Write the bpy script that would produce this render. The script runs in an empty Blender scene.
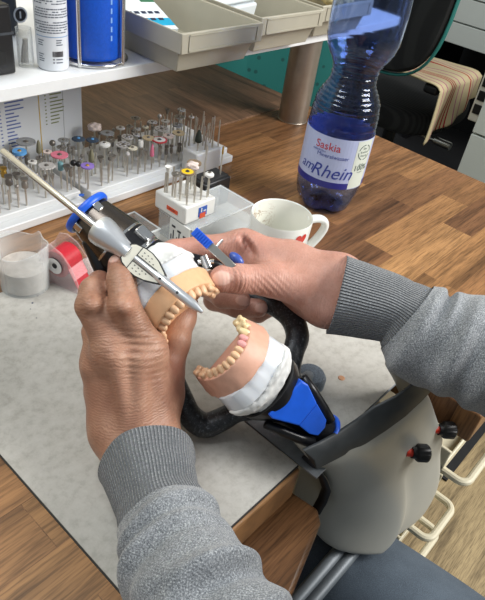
import bpy, bmesh, math, random
import numpy as np
from mathutils import Vector, Matrix, Euler
random.seed(7); rng = np.random.default_rng(11)
SC = bpy.context.scene
COL = SC.collection
PI = math.pi
# ------------------------------------------------------------------ camera survey
# World: X runs along the shelf, Y away from the seated technician, Z up. Bench top at z = 0.75.
FPX, CX, CY, T, HC = 600.0, 242.5, 300.0, 0.75, 0.415
_n = np.array([110 - CX, -(1060 - CY), -FPX]); _up = -_n / np.linalg.norm(_n)
_b = np.array([-704 - CX, -(-350 - CY), -FPX]); _b = _b - _up * (_b @ _up); _yc = _b / np.linalg.norm(_b)
RM = np.stack([np.cross(_yc, _up), _yc, _up])
CP = np.array([0.0, 0.0, T + HC])
def ray(px, py): return RM @ np.array([(px - CX) / FPX, -(py - CY) / FPX, -1.0])
def P(px, py, z):                       # sight line meets the level z
    d = ray(px, py); return CP + d * ((z - CP[2]) / d[2])
def PY(px, py, y):                      # sight line meets the upright plane y
    d = ray(px, py); return CP + d * ((y - CP[1]) / d[1])
def PX(px, py, x):
    d = ray(px, py); return CP + d * ((x - CP[0]) / d[0])
def D(px, py, dist): return CP + ray(px, py) * dist
def nrm(v): v = np.asarray(v, float); return v / np.linalg.norm(v)

# ------------------------------------------------------------------ materials
def lin(c):
    if isinstance(c, str):
        c = [int(c[i:i + 2], 16) / 255 for i in (0, 2, 4)]
    return tuple((x / 12.92 if x <= .04045 else ((x + .055) / 1.055) ** 2.4) for x in c[:3]) + (1.0,)
class NT:
    def __init__(s, name):
        s.m = bpy.data.materials.new(name); s.m.use_nodes = True
        s.t = s.m.node_tree; s.b = s.t.nodes['Principled BSDF']; s.out = s.t.nodes['Material Output']
    def n(s, kind, **kw):
        x = s.t.nodes.new(kind)
        for k, v in kw.items():
            if k.startswith('i_'): x.inputs[k[2:].replace('_', ' ')].default_value = v
            else: setattr(x, k, v)
        return x
    def l(s, a, b): s.t.links.new(a, b)
    def ramp(s, fac, stops):
        r = s.n('ShaderNodeValToRGB'); e = r.color_ramp.elements
        while len(e) < len(stops): e.new(0.5)
        for q, (p, c) in zip(e, stops): q.position = p; q.color = c if len(c) == 4 else lin(c)
        s.l(fac, r.inputs[0]); return r.outputs[0]
    def bump(s, h, strength=.3, dist=.001):
        b = s.n('ShaderNodeBump'); b.inputs['Strength'].default_value = strength; b.inputs['Distance'].default_value = dist
        s.l(h, b.inputs['Height'])
        prev = s.b.inputs['Normal'].links
        if prev: s.l(prev[0].from_socket, b.inputs['Normal'])
        s.l(b.outputs[0], s.b.inputs['Normal'])
    def coord(s, kind='Object', scale=(1, 1, 1), rot=(0, 0, 0)):
        c = s.n('ShaderNodeTexCoord'); mp = s.n('ShaderNodeMapping')
        mp.inputs['Scale'].default_value = scale; mp.inputs['Rotation'].default_value = rot
        s.l(c.outputs[kind], mp.inputs[0]); return mp.outputs[0]
    def noise(s, vec, scale, detail=3, rough=.5, dist=0):
        x = s.n('ShaderNodeTexNoise'); x.inputs['Scale'].default_value = scale; x.inputs['Detail'].default_value = detail
        x.inputs['Roughness'].default_value = rough; x.inputs['Distortion'].default_value = dist
        if vec is not None: s.l(vec, x.inputs['Vector'])
        return x.outputs['Fac']
    def mix(s, fac, a, b, blend='MIX'):
        x = s.n('ShaderNodeMix', data_type='RGBA', blend_type=blend)
        for sock, v in ((x.inputs[0], fac), (x.inputs[6], a), (x.inputs[7], b)):
            if isinstance(v, (int, float)): sock.default_value = v
            elif isinstance(v, tuple): sock.default_value = v
            else: s.l(v, sock)
        return x.outputs[2]
    def math(s, op, a, b=None, c=None):
        x = s.n('ShaderNodeMath', operation=op)
        for i, v in enumerate((a, b, c)):
            if v is None: continue
            if isinstance(v, (int, float)): x.inputs[i].default_value = v
            else: s.l(v, x.inputs[i])
        return x.outputs[0]
def mat(name, col, rough=.5, metal=0, var=0, vscale=60, bump=0, bscale=200, bdist=.0005, coat=0, spec=None, sss=0):
    t = NT(name); b = t.b
    b.inputs['Base Color'].default_value = lin(col); b.inputs['Roughness'].default_value = rough; b.inputs['Metallic'].default_value = metal
    if coat: b.inputs['Coat Weight'].default_value = coat; b.inputs['Coat Roughness'].default_value = .08
    if spec is not None: b.inputs['Specular IOR Level'].default_value = spec
    if sss: b.inputs['Subsurface Weight'].default_value = sss; b.inputs['Subsurface Radius'].default_value = (.004, .002, .001); b.inputs['Subsurface Scale'].default_value = 1
    v = t.coord()
    if var:
        c = np.array(lin(col)[:3])
        lo = tuple(c * (1 - var)) + (1,); hi = tuple(np.minimum(c * (1 + var), 1)) + (1,)
        t.l(t.ramp(t.noise(v, vscale, 4), [(.3, lo), (.7, hi)]), b.inputs['Base Color'])
    if bump: t.bump(t.noise(v, bscale, 3), bump, bdist)
    return t.m
def film(name, col, alpha, rough=.06):
    t = NT(name); b = t.b; b.inputs['Base Color'].default_value = lin(col); b.inputs['Roughness'].default_value = rough
    fr = t.n('ShaderNodeLayerWeight'); fr.inputs['Blend'].default_value = .35
    t.l(t.math('MULTIPLY_ADD', fr.outputs['Facing'], .42, alpha), b.inputs['Alpha']); return t.m
def clear(name, col, rough=.03, ior=1.45, alpha_mix=0):
    t = NT(name); b = t.b
    b.inputs['Base Color'].default_value = lin(col); b.inputs['Roughness'].default_value = rough
    b.inputs['Transmission Weight'].default_value = 1; b.inputs['IOR'].default_value = ior
    return t.m

# ------------------------------------------------------------------ mesh builder
class MB:
    def __init__(s): s.v = []; s.f = []; s.m = []; s.k = 0
    def add(s, verts, faces, mi=0, M=None):
        if M is not None:
            M = Matrix(M); verts = [M @ Vector(p) for p in verts]
        o = len(s.v); s.v += [tuple(p) for p in verts]
        s.f += [tuple(i + o for i in f) for f in faces]; s.m += [mi] * len(faces); return s
    def box(s, lo, hi, mi=0, M=None):
        x0, y0, z0 = lo; x1, y1, z1 = hi
        vs = [(x0, y0, z0), (x1, y0, z0), (x1, y1, z0), (x0, y1, z0), (x0, y0, z1), (x1, y0, z1), (x1, y1, z1), (x0, y1, z1)]
        return s.add(vs, [(0, 3, 2, 1), (4, 5, 6, 7), (0, 1, 5, 4), (1, 2, 6, 5), (2, 3, 7, 6), (3, 0, 4, 7)], mi, M)
    def lathe(s, prof, n=32, mi=0, M=None, mis=None, wob=None):       # prof: (r, z); r = 0 closes
        vs = []; fs = []; ms = []
        rings = []
        for r, z in prof:
            if r <= 1e-9: rings.append([len(vs)]); vs.append((0, 0, z))
            else:
                rings.append(list(range(len(vs), len(vs) + n)))
                for i in range(n):
                    a = 2 * PI * i / n; q = r if wob is None else r * wob(a, z)
                    vs.append((q * math.cos(a), q * math.sin(a), z))
        for j in range(len(rings) - 1):
            A, B = rings[j], rings[j + 1]
            for i in range(n):
                k = (i + 1) % n
                if len(A) == 1 and len(B) == 1: continue
                if len(A) == 1: fs.append((A[0], B[k], B[i])[::-1])
                elif len(B) == 1: fs.append((A[i], A[k], B[0]))
                else: fs.append((A[i], A[k], B[k], B[i]))
                ms.append(mi if mis is None else mis[j])
        o = len(s.m); s.add(vs, fs, mi, M); s.m[o:] = ms; return s
    def cyl(s, a, b, r, r2=None, n=16, mi=0):
        a = Vector(a); b = Vector(b); d = b - a; L = d.length
        M = Matrix.Translation(a) @ d.to_track_quat('Z', 'Y').to_matrix().to_4x4()
        r2 = r if r2 is None else r2
        return s.lathe([(0, 0), (r, 0), (r2, L), (0, L)], n, mi, M)
    def tube(s, pts, rad, n=10, mi=0, cap=True, flat=None, closed=False):
        pts = [Vector(p) for p in pts]; N = len(pts)
        rads = rad if hasattr(rad, '__len__') else [rad] * N
        vs = []; fs = []
        up = None
        for i, p in enumerate(pts):
            if closed: t = (pts[(i + 1) % N] - pts[i - 1]).normalized()
            else: t = (pts[min(i + 1, N - 1)] - pts[max(i - 1, 0)]).normalized()
            if up is None:
                up = Vector((0, 0, 1)) if abs(t.z) < .9 else Vector((1, 0, 0))
                if flat is not None: up = Vector(flat[0])
            sd = t.cross(up).normalized(); up2 = sd.cross(t).normalized(); up = up2
            for k in range(n):
                a = 2 * PI * k / n
                fx = 1 if flat is None else flat[1]
                vs.append(p + (sd * math.cos(a) + up2 * math.sin(a) * fx) * rads[i])
        for i in range(N if closed else N - 1):
            j = (i + 1) % N
            for k in range(n):
                q = (k + 1) % n
                fs.append((i * n + k, i * n + q, j * n + q, j * n + k))
        if cap and not closed:
            fs.append(tuple(range(n))[::-1]); fs.append(tuple((N - 1) * n + k for k in range(n)))
        return s.add(vs, fs, mi)
    def prism(s, poly, z0, z1, mi=0, M=None):
        n = len(poly); ar = sum(poly[i][0] * poly[(i + 1) % n][1] - poly[(i + 1) % n][0] * poly[i][1] for i in range(n))
        if ar < 0: poly = poly[::-1]
        vs = [(x, y, z0) for x, y in poly] + [(x, y, z1) for x, y in poly]
        fs = [tuple(range(n))[::-1], tuple(range(n, 2 * n))] + [(i, (i + 1) % n, n + (i + 1) % n, n + i) for i in range(n)]
        return s.add(vs, fs, mi, M)
    def torus(s, R, r, n=32, k=10, mi=0, M=None, fl=1):
        pts = []; fs = []
        for i in range(n):
            a = 2 * PI * i / n
            for j in range(k):
                b = 2 * PI * j / k; q = R + r * math.cos(b)
                pts.append((q * math.cos(a), q * math.sin(a), r * math.sin(b) * fl))
        for i in range(n):
            for j in range(k):
                i2 = (i + 1) % n; j2 = (j + 1) % k
                fs.append((i * k + j, i2 * k + j, i2 * k + j2, i * k + j2))
        return s.add(pts, fs, mi, M)
    def ball(s, c, r, n=16, mi=0, sc=(1, 1, 1), M=None):
        k = n // 2; prof = [(math.sin(PI * i / k), -math.cos(PI * i / k)) for i in range(k + 1)]
        prof[0] = (0, -1); prof[-1] = (0, 1)
        X = Matrix.Translation(Vector(c)) @ Matrix.Diagonal((r * sc[0], r * sc[1], r * sc[2], 1))
        if M is not None: X = Matrix(M) @ X
        return s.lathe(prof, n, mi, X)
    def grid(s, fn, nu, nv, mi=0, closeu=False):       # fn(u, v) -> point; u, v in 0..1
        vs = [fn(i / (nu if closeu else nu - 1), j / (nv - 1)) for i in range(nu) for j in range(nv)]
        fs = []
        for i in range(nu if closeu else nu - 1):
            for j in range(nv - 1):
                a = i * nv + j; b = ((i + 1) % nu) * nv + j
                fs.append((a, b, b + 1, a + 1))
        return s.add(vs, fs, mi)
    def mesh_add(s, me, mi=0, M=None, fn=None):
        vs = [v.co.copy() for v in me.vertices]
        if fn: vs = [fn(v) for v in vs]
        return s.add(vs, [tuple(p.vertices) for p in me.polygons], mi, M)
    def build(s, name, mats, parent=None, smooth=35, bevel=0, seg=2, solid=0, sub=0, soloff=-1):
        me = bpy.data.meshes.new(name)
        vs = s.v
        if parent is not None:
            inv = world(parent).inverted(); vs = [tuple(inv @ Vector(p)) for p in s.v]
        me.from_pydata(vs, [], s.f)
        if not isinstance(mats, (list, tuple)): mats = [mats]
        for m in mats: me.materials.append(m)
        me.polygons.foreach_set('material_index', s.m)
        me.update()
        if smooth is not None:
            me.polygons.foreach_set('use_smooth', [True] * len(me.polygons))
            if smooth < 180: me.set_sharp_from_angle(angle=math.radians(smooth))
        o = bpy.data.objects.new(name, me); COL.objects.link(o)
        if parent is not None: o.parent = parent
        if solid:
            q = o.modifiers.new('solid', 'SOLIDIFY'); q.thickness = solid; q.offset = soloff
        if bevel:
            q = o.modifiers.new('bevel', 'BEVEL'); q.width = bevel; q.segments = seg; q.limit_method = 'ANGLE'; q.angle_limit = math.radians(40)
        if sub:
            q = o.modifiers.new('sub', 'SUBSURF'); q.levels = sub; q.render_levels = sub
        return o
def world(o):
    m = o.matrix_basis.copy()
    while o.parent is not None:
        o = o.parent; m = o.matrix_basis @ m
    return m
def tag(o, label, cat, group=None, kind=None):
    o['label'] = label; o['category'] = cat
    if group: o['group'] = group
    if kind: o['kind'] = kind
    return o
def thing(name, label, cat, loc, rot=0, group=None):
    o = bpy.data.objects.new(name, None); COL.objects.link(o)
    o.location = Vector(loc); o.rotation_euler = (0, 0, rot); o.empty_display_size = .02
    return tag(o, label, cat, group)
def struct(o): o['kind'] = 'structure'; return o
def frame(origin, x, z):                # matrix with the given x and z axes
    z = nrm(z); x = np.asarray(x, float); x = nrm(x - z * (x @ z)); y = np.cross(z, x)
    M = Matrix.Identity(4)
    for i in range(3):
        M[i][0], M[i][1], M[i][2], M[i][3] = x[i], y[i], z[i], origin[i]
    return M
def text_mesh(s, size, font_extrude=0.0, align='CENTER', shear=0):
    cu = bpy.data.curves.new('lettering', 'FONT'); cu.body = s; cu.size = size; cu.extrude = font_extrude; cu.align_x = align; cu.shear = shear
    cu.resolution_u = 3
    o = bpy.data.objects.new('lettering', cu); COL.objects.link(o)
    me = bpy.data.meshes.new_from_object(o.evaluated_get(bpy.context.evaluated_depsgraph_get()))
    bpy.data.objects.remove(o); bpy.data.curves.remove(cu); return me
def wrap(mb, me, cx, cy, r, ang, z, mi):   # lay flat lettering onto an upright cylinder
    bm = bmesh.new(); bm.from_mesh(me)
    bmesh.ops.triangulate(bm, faces=bm.faces); bm.to_mesh(me); bm.free()
    def fn(v):
        a = ang + v.x / r
        return Vector((cx + r * math.cos(a), cy + r * math.sin(a), z + v.y))
    mb.mesh_add(me, mi, None, fn)
def patch(mb, cx, cy, r, a0, a1, z0, z1, mi, n=8):
    mb.grid(lambda u, v: (cx + r * math.cos(a0 + (a1 - a0) * u), cy + r * math.sin(a0 + (a1 - a0) * u), z0 + (z1 - z0) * v), n, 2, mi)

# ------------------------------------------------------------------ smooth solids from distance fields
def smin(a, b, k):
    h = np.clip(.5 + .5 * (b - a) / k, 0, 1); return b + (a - b) * h - k * h * (1 - h)
def rcone(p, a, b, r1, r2):             # capsule whose radius runs from r1 to r2
    a = np.asarray(a, float); b = np.asarray(b, float); ba = b - a; L = max(ba @ ba, 1e-12)
    h = np.clip(((p - a) @ ba) / L, 0, 1)
    return np.linalg.norm(p - a - h[..., None] * ba, axis=-1) - (r1 + (r2 - r1) * h)
def ell(p, c, r, M=None):
    q = p - np.asarray(c, float)
    if M is not None: q = q @ np.asarray(M)
    r = np.asarray(r, float); k0 = np.linalg.norm(q / r, axis=-1); k1 = np.linalg.norm(q / (r * r), axis=-1) + 1e-9
    return k0 * (k0 - 1) / k1
class Field:
    def __init__(s, lo, hi, h):
        s.lo = np.asarray(lo, float); s.h = h
        s.n = np.ceil((np.asarray(hi) - s.lo) / h).astype(int) + 1
        ax = [s.lo[i] + h * np.arange(s.n[i]) for i in range(3)]
        s.p = np.stack(np.meshgrid(*ax, indexing='ij'), -1)
        s.d = np.full(s.n, .05)
    def sub(s, lo, hi):
        i0 = np.clip(np.floor((np.asarray(lo) - s.lo) / s.h).astype(int), 0, s.n); i1 = np.clip(np.ceil((np.asarray(hi) - s.lo) / s.h).astype(int) + 1, 0, s.n)
        return tuple(slice(a, b) for a, b in zip(i0, i1))
    def cone(s, a, b, r1, r2, k=.004):
        a = np.asarray(a, float); b = np.asarray(b, float); m = max(r1, r2) + .02 + k
        q = s.sub(np.minimum(a, b) - m, np.maximum(a, b) + m)
        s.d[q] = smin(s.d[q], rcone(s.p[q], a, b, r1, r2), k); return s
    def ell(s, c, r, M=None, k=.004):
        m = max(r) + .02; q = s.sub(np.asarray(c) - m, np.asarray(c) + m)
        s.d[q] = smin(s.d[q], ell(s.p[q], c, r, M), k); return s
    def cut(s, c, r, M=None, k=.002):
        m = max(r) + .01; q = s.sub(np.asarray(c) - m, np.asarray(c) + m)
        s.d[q] = -smin(-s.d[q], ell(s.p[q], c, r, M), k); return s
    def mesh(s):
        d = s.d; h = s.h; S = d < 0
        o8 = [(i, j, k) for i in (0, 1) for j in (0, 1) for k in (0, 1)]
        n = np.array(d.shape)
        def at(A, o): return A[o[0]:o[0] + n[0] - 1, o[1]:o[1] + n[1] - 1, o[2]:o[2] + n[2] - 1]
        c = sum(at(S, o).astype(np.int8) for o in o8); mk = (c > 0) & (c < 8)
        ii = np.argwhere(mk); idx = -np.ones(mk.shape, int); idx[mk] = np.arange(len(ii))
        acc = np.zeros((len(ii), 3)); cnt = np.zeros(len(ii))
        dv = {o: at(d, o)[mk] for o in o8}
        for o in o8:
            for x in range(3):
                if o[x]: continue
                o2 = list(o); o2[x] = 1; o2 = tuple(o2)
                a, b = dv[o], dv[o2]; cr = (a < 0) != (b < 0)
                t = np.where(cr, a / np.where(cr, a - b, 1), 0)
                pt = np.tile(np.array(o, float), (len(ii), 1)); pt[:, x] += t
                acc += pt * cr[:, None]; cnt += cr
        V = s.lo + h * (ii + acc / np.maximum(cnt, 1)[:, None])
        F = []
        for x in range(3):
            u, w = (x + 1) % 3, (x + 2) % 3
            sl0 = [slice(None)] * 3; sl1 = [slice(None)] * 3
            sl0[x] = slice(0, -1); sl1[x] = slice(1, None)
            A = S[tuple(sl0)]; B = S[tuple(sl1)]; cr = np.argwhere(A != B)
            ok = (cr[:, u] > 0) & (cr[:, w] > 0) & (cr[:, u] < n[u] - 1) & (cr[:, w] < n[w] - 1); cr = cr[ok]
            if not len(cr): continue
            ins = A[tuple(cr.T)]
            e = np.eye(3, dtype=int)
            q = [cr - e[u] - e[w], cr - e[w], cr, cr - e[u]]
            f = np.stack([idx[tuple(k.T)] for k in q], 1)
            f[~ins] = f[~ins][:, ::-1]; F.append(f)
        return V, np.concatenate(F)
def lump(V, sc, amp, seed=0):           # cheap smooth 3-D noise
    g = np.random.default_rng(seed); out = np.zeros(len(V))
    for i in range(7):
        k = nrm(g.normal(size=3)) * sc * g.uniform(.6, 1.6); out += np.sin(V @ k + g.uniform(0, 6.28))
    return out * amp / 3
# ------------------------------------------------------------------ camera, light
cam = bpy.data.cameras.new('camera'); co = bpy.data.objects.new('camera', cam); COL.objects.link(co)
M4 = Matrix.Identity(4)
for i in range(3):
    for j in range(3): M4[i][j] = RM[i][j]
    M4[i][3] = CP[i]
co.matrix_world = M4; cam.sensor_fit = 'AUTO'; cam.sensor_width = 36; cam.lens = 36 * FPX / 600
cam.shift_x = -.5 / 600; cam.clip_start = .02; SC.camera = co
SC.view_settings.view_transform = 'Standard'; SC.view_settings.look = 'None'; SC.view_settings.gamma = 1; SC.view_settings.exposure = .12
W = bpy.data.worlds.new('daylight'); SC.world = W; W.use_nodes = True
W.node_tree.nodes['Background'].inputs[0].default_value = (.86, .93, 1, 1); W.node_tree.nodes['Background'].inputs[1].default_value = .35
def area(name, loc, at, size, power, col=(1, 1, 1), sy=None):
    l = bpy.data.lights.new(name, 'AREA'); l.energy = power; l.size = size; l.color = col
    if sy: l.shape = 'RECTANGLE'; l.size_y = sy
    o = bpy.data.objects.new(name, l); COL.objects.link(o); o.location = loc
    o.rotation_euler = (Vector(at) - Vector(loc)).to_track_quat('-Z', 'Y').to_euler(); return o
area('window_light', (1.55, -1.25, 2.25), (.4, .3, .8), 1.2, 74, (1, .975, .94))
area('ceiling_light', (-.15, .9, 2.45), (.4, .35, .8), .9, 22, (.93, .97, 1))

# ------------------------------------------------------------------ wood
def wood(name, along, cols, rough=.42, stave=(.23, .046)):
    t = NT(name); b = t.b
    rot = (0, 0, 0) if along == 'X' else (0, 0, PI / 2)
    v = t.coord('Object', (1, 1, 1), rot)
    br = t.n('ShaderNodeTexBrick', offset=.37, offset_frequency=2, squash=1.0)
    br.inputs['Scale'].default_value = 1; br.inputs['Brick Width'].default_value = stave[0]; br.inputs['Row Height'].default_value = stave[1]
    br.inputs['Mortar Size'].default_value = .0004; br.inputs['Mortar Smooth'].default_value = .3; br.inputs['Bias'].default_value = -.1
    br.inputs['Color1'].default_value = (0, 0, 0, 1); br.inputs['Color2'].default_value = (1, 1, 1, 1); br.inputs['Mortar'].default_value = (.25, .25, .25, 1)
    t.l(v, br.inputs['Vector'])
    # every stave gets its own stretch of grain
    mp = t.n('ShaderNodeVectorMath', operation='MULTIPLY_ADD')
    t.l(br.outputs['Color'], mp.inputs[0]); mp.inputs[1].default_value = (.9, 1.7, .4); t.l(v, mp.inputs[2])
    st = t.n('ShaderNodeMapping'); st.inputs['Scale'].default_value = (3.2, 44, 3.2); t.l(mp.outputs[0], st.inputs[0])
    g1 = t.noise(st.outputs[0], 1.0, 5, .62, .7)
    st2 = t.n('ShaderNodeMapping'); st2.inputs['Scale'].default_value = (30, 520, 30); t.l(mp.outputs[0], st2.inputs[0])
    g2 = t.noise(st2.outputs[0], 1.0, 3, .6, .2)
    base = t.ramp(br.outputs['Color'], [(0, cols[0]), (.45, cols[1]), (.8, cols[2]), (1, cols[3])])
    grain = t.ramp(g1, [(.32, (.40, .38, .37, 1)), (.46, (.80, .79, .78, 1)), (.62, (1.12, 1.12, 1.12, 1)), (.75, (.86, .86, .86, 1))])
    c = t.mix(1.0, base, grain, 'MULTIPLY')
    fine = t.ramp(g2, [(.34, (.58, .57, .56, 1)), (.55, (1.08, 1.08, 1.08, 1))])
    c = t.mix(1.0, c, fine, 'MULTIPLY')
    t.l(c, b.inputs['Base Color']); b.inputs['Roughness'].default_value = rough; b.inputs['Specular IOR Level'].default_value = .35
    t.bump(g2, .12, .0006)
    return t.m
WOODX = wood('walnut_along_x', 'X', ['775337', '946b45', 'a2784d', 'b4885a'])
WOODY = wood('walnut_along_y_shaded', 'Y', ['684e3d', '7a5d48', '856650', '90705a'])  # darker than the front wood: shade below the shelf put into the colour
WOODP = wood('oiled_wood_pad', 'X', ['815b3b', '8a623f', '916844', '9a7049'], .38, (2, .5))
LAM = wood('floor_laminate', 'X', ['a8946f', 'b5a27d', 'bfae8a', 'c9ba97'], .5, (1.2, .14))
WHITE = mat('white_board', 'e4e6e6', .45, var=.03)
WALL = mat('wall_paint', 'd8cfb4', .8)
METAL = mat('chrome', 'd8d8d6', .18, 1)
STEEL = mat('steel', 'b9b7b0', .3, 1)
BRUSH = mat('brushed_bronze_steel', 'a0978b', .36, .75, var=.1, vscale=40)
BLACKP = mat('black_plastic', '141416', .4)
DARKM = mat('black_painted_metal', '15161a', .32, .2, var=.3, vscale=300)

# ------------------------------------------------------------------ room
m = MB(); m.box((-2, -2.2, -.05), (4.5, 4, 0)); struct(m.build('floor', LAM))
m = MB(); m.box((-1.6, 1.06, 0), (1.0, 1.12, 2.6)); struct(m.build('wall_back', WALL))
m = MB(); m.box((4.42, -2.2, 0), (4.5, 4, 2.6)); struct(m.build('wall_right', WALL))

# bench
wb = thing('workbench', 'walnut stave workbench top with a recess at the technician', 'workbench', (.2, .3, 0))
m = MB(); m.prism([(-.75, .13), (.300, .13), (.300, .168), (.482, .168), (.482, .046), (1.0, .04), (1.0, .675), (-.75, .675)], .71, .75); m.build('worktop', WOODX, wb, bevel=.0025)
m = MB(); m.box((-.7, .2, 0), (-.66, .26, .71)); m.build('leg', STEEL, wb)
m = MB(); m.box((.93, .12, 0), (.97, .18, .71)); m.build('leg', STEEL, wb)
m = MB(); m.box((-.7, .58, 0), (-.66, .64, .71)); m.build('leg', STEEL, wb)
m = MB(); m.box((.93, .58, 0), (.97, .64, .71)); m.build('leg', STEEL, wb)
pz = .70
q = [P(286, 487, pz), P(318, 508, pz), P(321, 522, pz), P(288, 604, pz), P(215, 640, pz), P(150, 640, pz), P(229, 537, pz)]
m = MB(); m.prism([(a[0], a[1]) for a in q], pz - .03, pz); m.build('armrest', WOODP, wb, bevel=.004, seg=3)
# grey slide rail below the armrest
rz = .585
for k, (e0, e1) in enumerate((((296, 600), (334, 556)), ((308, 606), (347, 560)))):
    a = P(*e0, rz); b = P(*e1, rz); dd = b - a
    m = MB(); m.tube([a - dd * 1.5, b + dd * .6], .006 if k else .007, 12); m.build('rail', mat('rail_grey', '7d848a', .5, .3), wb)
rw = thing('rear_worktop', 'walnut worktop running crosswise under the shelf, shelf shade put into its colour', 'worktop', (.2, .85, .71))
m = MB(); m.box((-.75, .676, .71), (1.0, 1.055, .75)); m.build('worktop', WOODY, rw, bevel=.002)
for lx in (-.7, .93):
    for ly in (.72, .98): m = MB(); m.box((lx, ly, 0), (lx + .04, ly + .05, .7095)); m.build('leg', STEEL, rw)

# mat on the bench
t = NT('grubby_mat'); v = t.coord()
a = t.noise(v, 9, 6, .65, .6); b2 = t.noise(v, 120, 4, .7)
c = t.ramp(a, [(.3, '9d9a92'), (.5, 'b2afa8'), (.7, 'c2c0ba')])
c = t.mix(.42, c, t.ramp(b2, [(.35, '948f86'), (.5, 'b4b1a9'), (.7, 'c4c2bb')]))
c = t.mix(t.ramp(t.noise(v, 26, 5, .75, 2.2), [(.60, (0, 0, 0, 1)), (.75, (.4, .4, .4, 1))]), c, lin('989488'))
t.l(c, t.b.inputs['Base Color']); t.b.inputs['Roughness'].default_value = .55; t.bump(b2, .15, .0004); MATT = t.m
m = MB(); m.prism([(.127, .134), (.2995, .134), (.2995, .196), (.338, .196), (.338, .128), (.486, .128), (.486, .075), (.575, .075), (.575, .482), (.127, .482)], .7502, .7518)
wm = tag(m.build('work_mat', MATT), 'grubby pale grey mat lying on the walnut bench', 'mat')
m = MB(); m.prism([(.1258, .1328), (.3000, .1328), (.3000, .19), (.5758, .19), (.5758, .4832), (.1258, .4832)], .7501, .7511); m.build('edge_shade', mat('mat_edge_shade', '2a2826', .7), wm, smooth=None)  # dark slab standing in for the shadow line along the mat's edge
for i, (px, py, rr, cc) in enumerate([(341, 378, .0036, 'b98a66')]):
    c0 = P(px, py, .7519); m = MB(); m.lathe([(0, .0004), (rr * .8, .0004), (rr, 0)], 14, 0, Matrix.Translation(c0))
    tag(m.build('wax_drop', mat('wax', cc, .5)), 'small flat tan wax drop on the grey mat', 'wax drop')
m = MB()
for px, py, rr in ((32, 303, .0011), (37, 296, .0007), (36, 318, .0006), (30, 309, .0005)):
    m.lathe([(0, .0003), (rr, .0002), (rr, 0)], 8, 0, Matrix.Translation(P(px, py, .7519)))
tag(m.build('ink_specks', mat('ink_blue', '303a55', .6)), 'dark blue specks on the mat in front of the glass pot', 'specks', kind='stuff')

# shelf
sh = thing('wall_shelf', 'white shelf above the bench on a round steel post', 'shelf', (.2, .8, .9))
m = MB(); m.box((-.7, .594, .90), (1.18, .93, .9145)); m.build('shelf_board', WHITE, sh, bevel=.001)
lc = (.910, .628)
m = MB(); m.lathe([(0, 0), (.027, 0), (.027, .149), (0, .149)], 32, 0, Matrix.Translation((lc[0], lc[1], .7505))); m.build('post', BRUSH, sh, bevel=.001)

# bench drawers of cream wire trays under the bench on the right
CREAM = mat('cream_plastic', 'd9d2b8', .4)
ft = thing('tray_cabinet', 'cream cabinet of pull-out trays under the bench beside the knees', 'tray cabinet', (.65, .3, 0))
for xa, xb, zz, yf in ((.533, .80, .600, .030), (.497, .574, .52, .030), (.500, .578, .455, .030)):
    m = MB(); m.box((xa, yf + .03, zz - .010), (xb, .50, zz - .004)); m.box((xa, yf + .03, zz - .004), (xa + .004, .5, zz + .035)); m.box((xb - .004, yf + .03, zz - .004), (xb, .5, zz + .035)); m.box((xa, .495, zz - .004), (xb, .5, zz + .035)); m.box((xa, yf + .03, zz - .004), (xb, yf + .034, zz + .010))
    r = m.build('tray', CREAM, ft, bevel=.0015)
    m = MB(); pts = [(xa + .004, yf + .034, zz)]
    for i in range(7): a = PI + PI / 2 * i / 6; pts.append((xa + .016 + .012 * math.cos(a), yf + .012 + .012 * math.sin(a), zz))
    for i in range(7): a = -PI / 2 + PI / 2 * i / 6; pts.append((xb - .016 + .012 * math.cos(a), yf + .012 + .012 * math.sin(a), zz))
    pts.append((xb - .004, yf + .034, zz)); m.tube(pts, .0048, 10); m.build('handle', CREAM, r)
m = MB(); m.box((.81, .20, .06), (.822, .51, .66)); m.box((.485, .20, .06), (.496, .51, .66)); m.box((.485, .51, .06), (.822, .52, .66)); m.box((.5785, .22, .06), (.5865, .51, .575)); m.build('carcass', CREAM, ft)
# ------------------------------------------------------------------ the far side: two chairs, drawers, towel
TEAL = NT('teal_fabric'); v = TEAL.coord()
vo = TEAL.n('ShaderNodeTexVoronoi'); vo.inputs['Scale'].default_value = 38; TEAL.l(v, vo.inputs['Vector'])
mk = TEAL.ramp(vo.outputs['Distance'], [(.16, (1, 1, 1, 1)), (.24, (0, 0, 0, 1))])
TEAL.l(TEAL.mix(mk, lin('12605c'), lin('0a4442')), TEAL.b.inputs['Base Color']); TEAL.b.inputs['Roughness'].default_value = .9; TEAL = TEAL.m
FAB = NT('black_mesh_fabric'); v = FAB.coord('Object', (1, 1, 1)); wv = FAB.n('ShaderNodeTexWave'); wv.inputs['Scale'].default_value = 22; FAB.l(v, wv.inputs[0])
FAB.l(FAB.ramp(wv.outputs['Fac'], [(.3, '141515'), (.7, '222322')]), FAB.b.inputs['Base Color']); FAB.b.inputs['Roughness'].default_value = .95; FAB.bump(wv.outputs['Fac'], .3, .002); FAB = FAB.m
def chair_base(root, x, y):
    m = MB(); m.cyl((x, y, .07), (x, y, .40), .025); m.cyl((x, y, .36), (x, y, .42), .05, .09)
    m.build('column', BLACKP, root)
    for k in range(5):
        a = 2 * PI * k / 5 + .3; e = (x + .3 * math.cos(a), y + .3 * math.sin(a))
        m = MB(); m.tube([(x, y, .095), (x + .15 * math.cos(a), y + .15 * math.sin(a), .09), (e[0], e[1], .07)], [.026, .022, .016], 10); lg = m.build('leg', BLACKP, root)
        m = MB(); m.lathe([(0, -.012), (.022, -.012), (.027, -.006), (.027, .006), (.022, .012), (0, .012)], 16, 0, Matrix.Translation((e[0], e[1], .028)) @ Matrix.Rotation(a, 4, 'Z') @ Matrix.Rotation(PI / 2, 4, 'X')); m.build('caster', BLACKP, lg)
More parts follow.
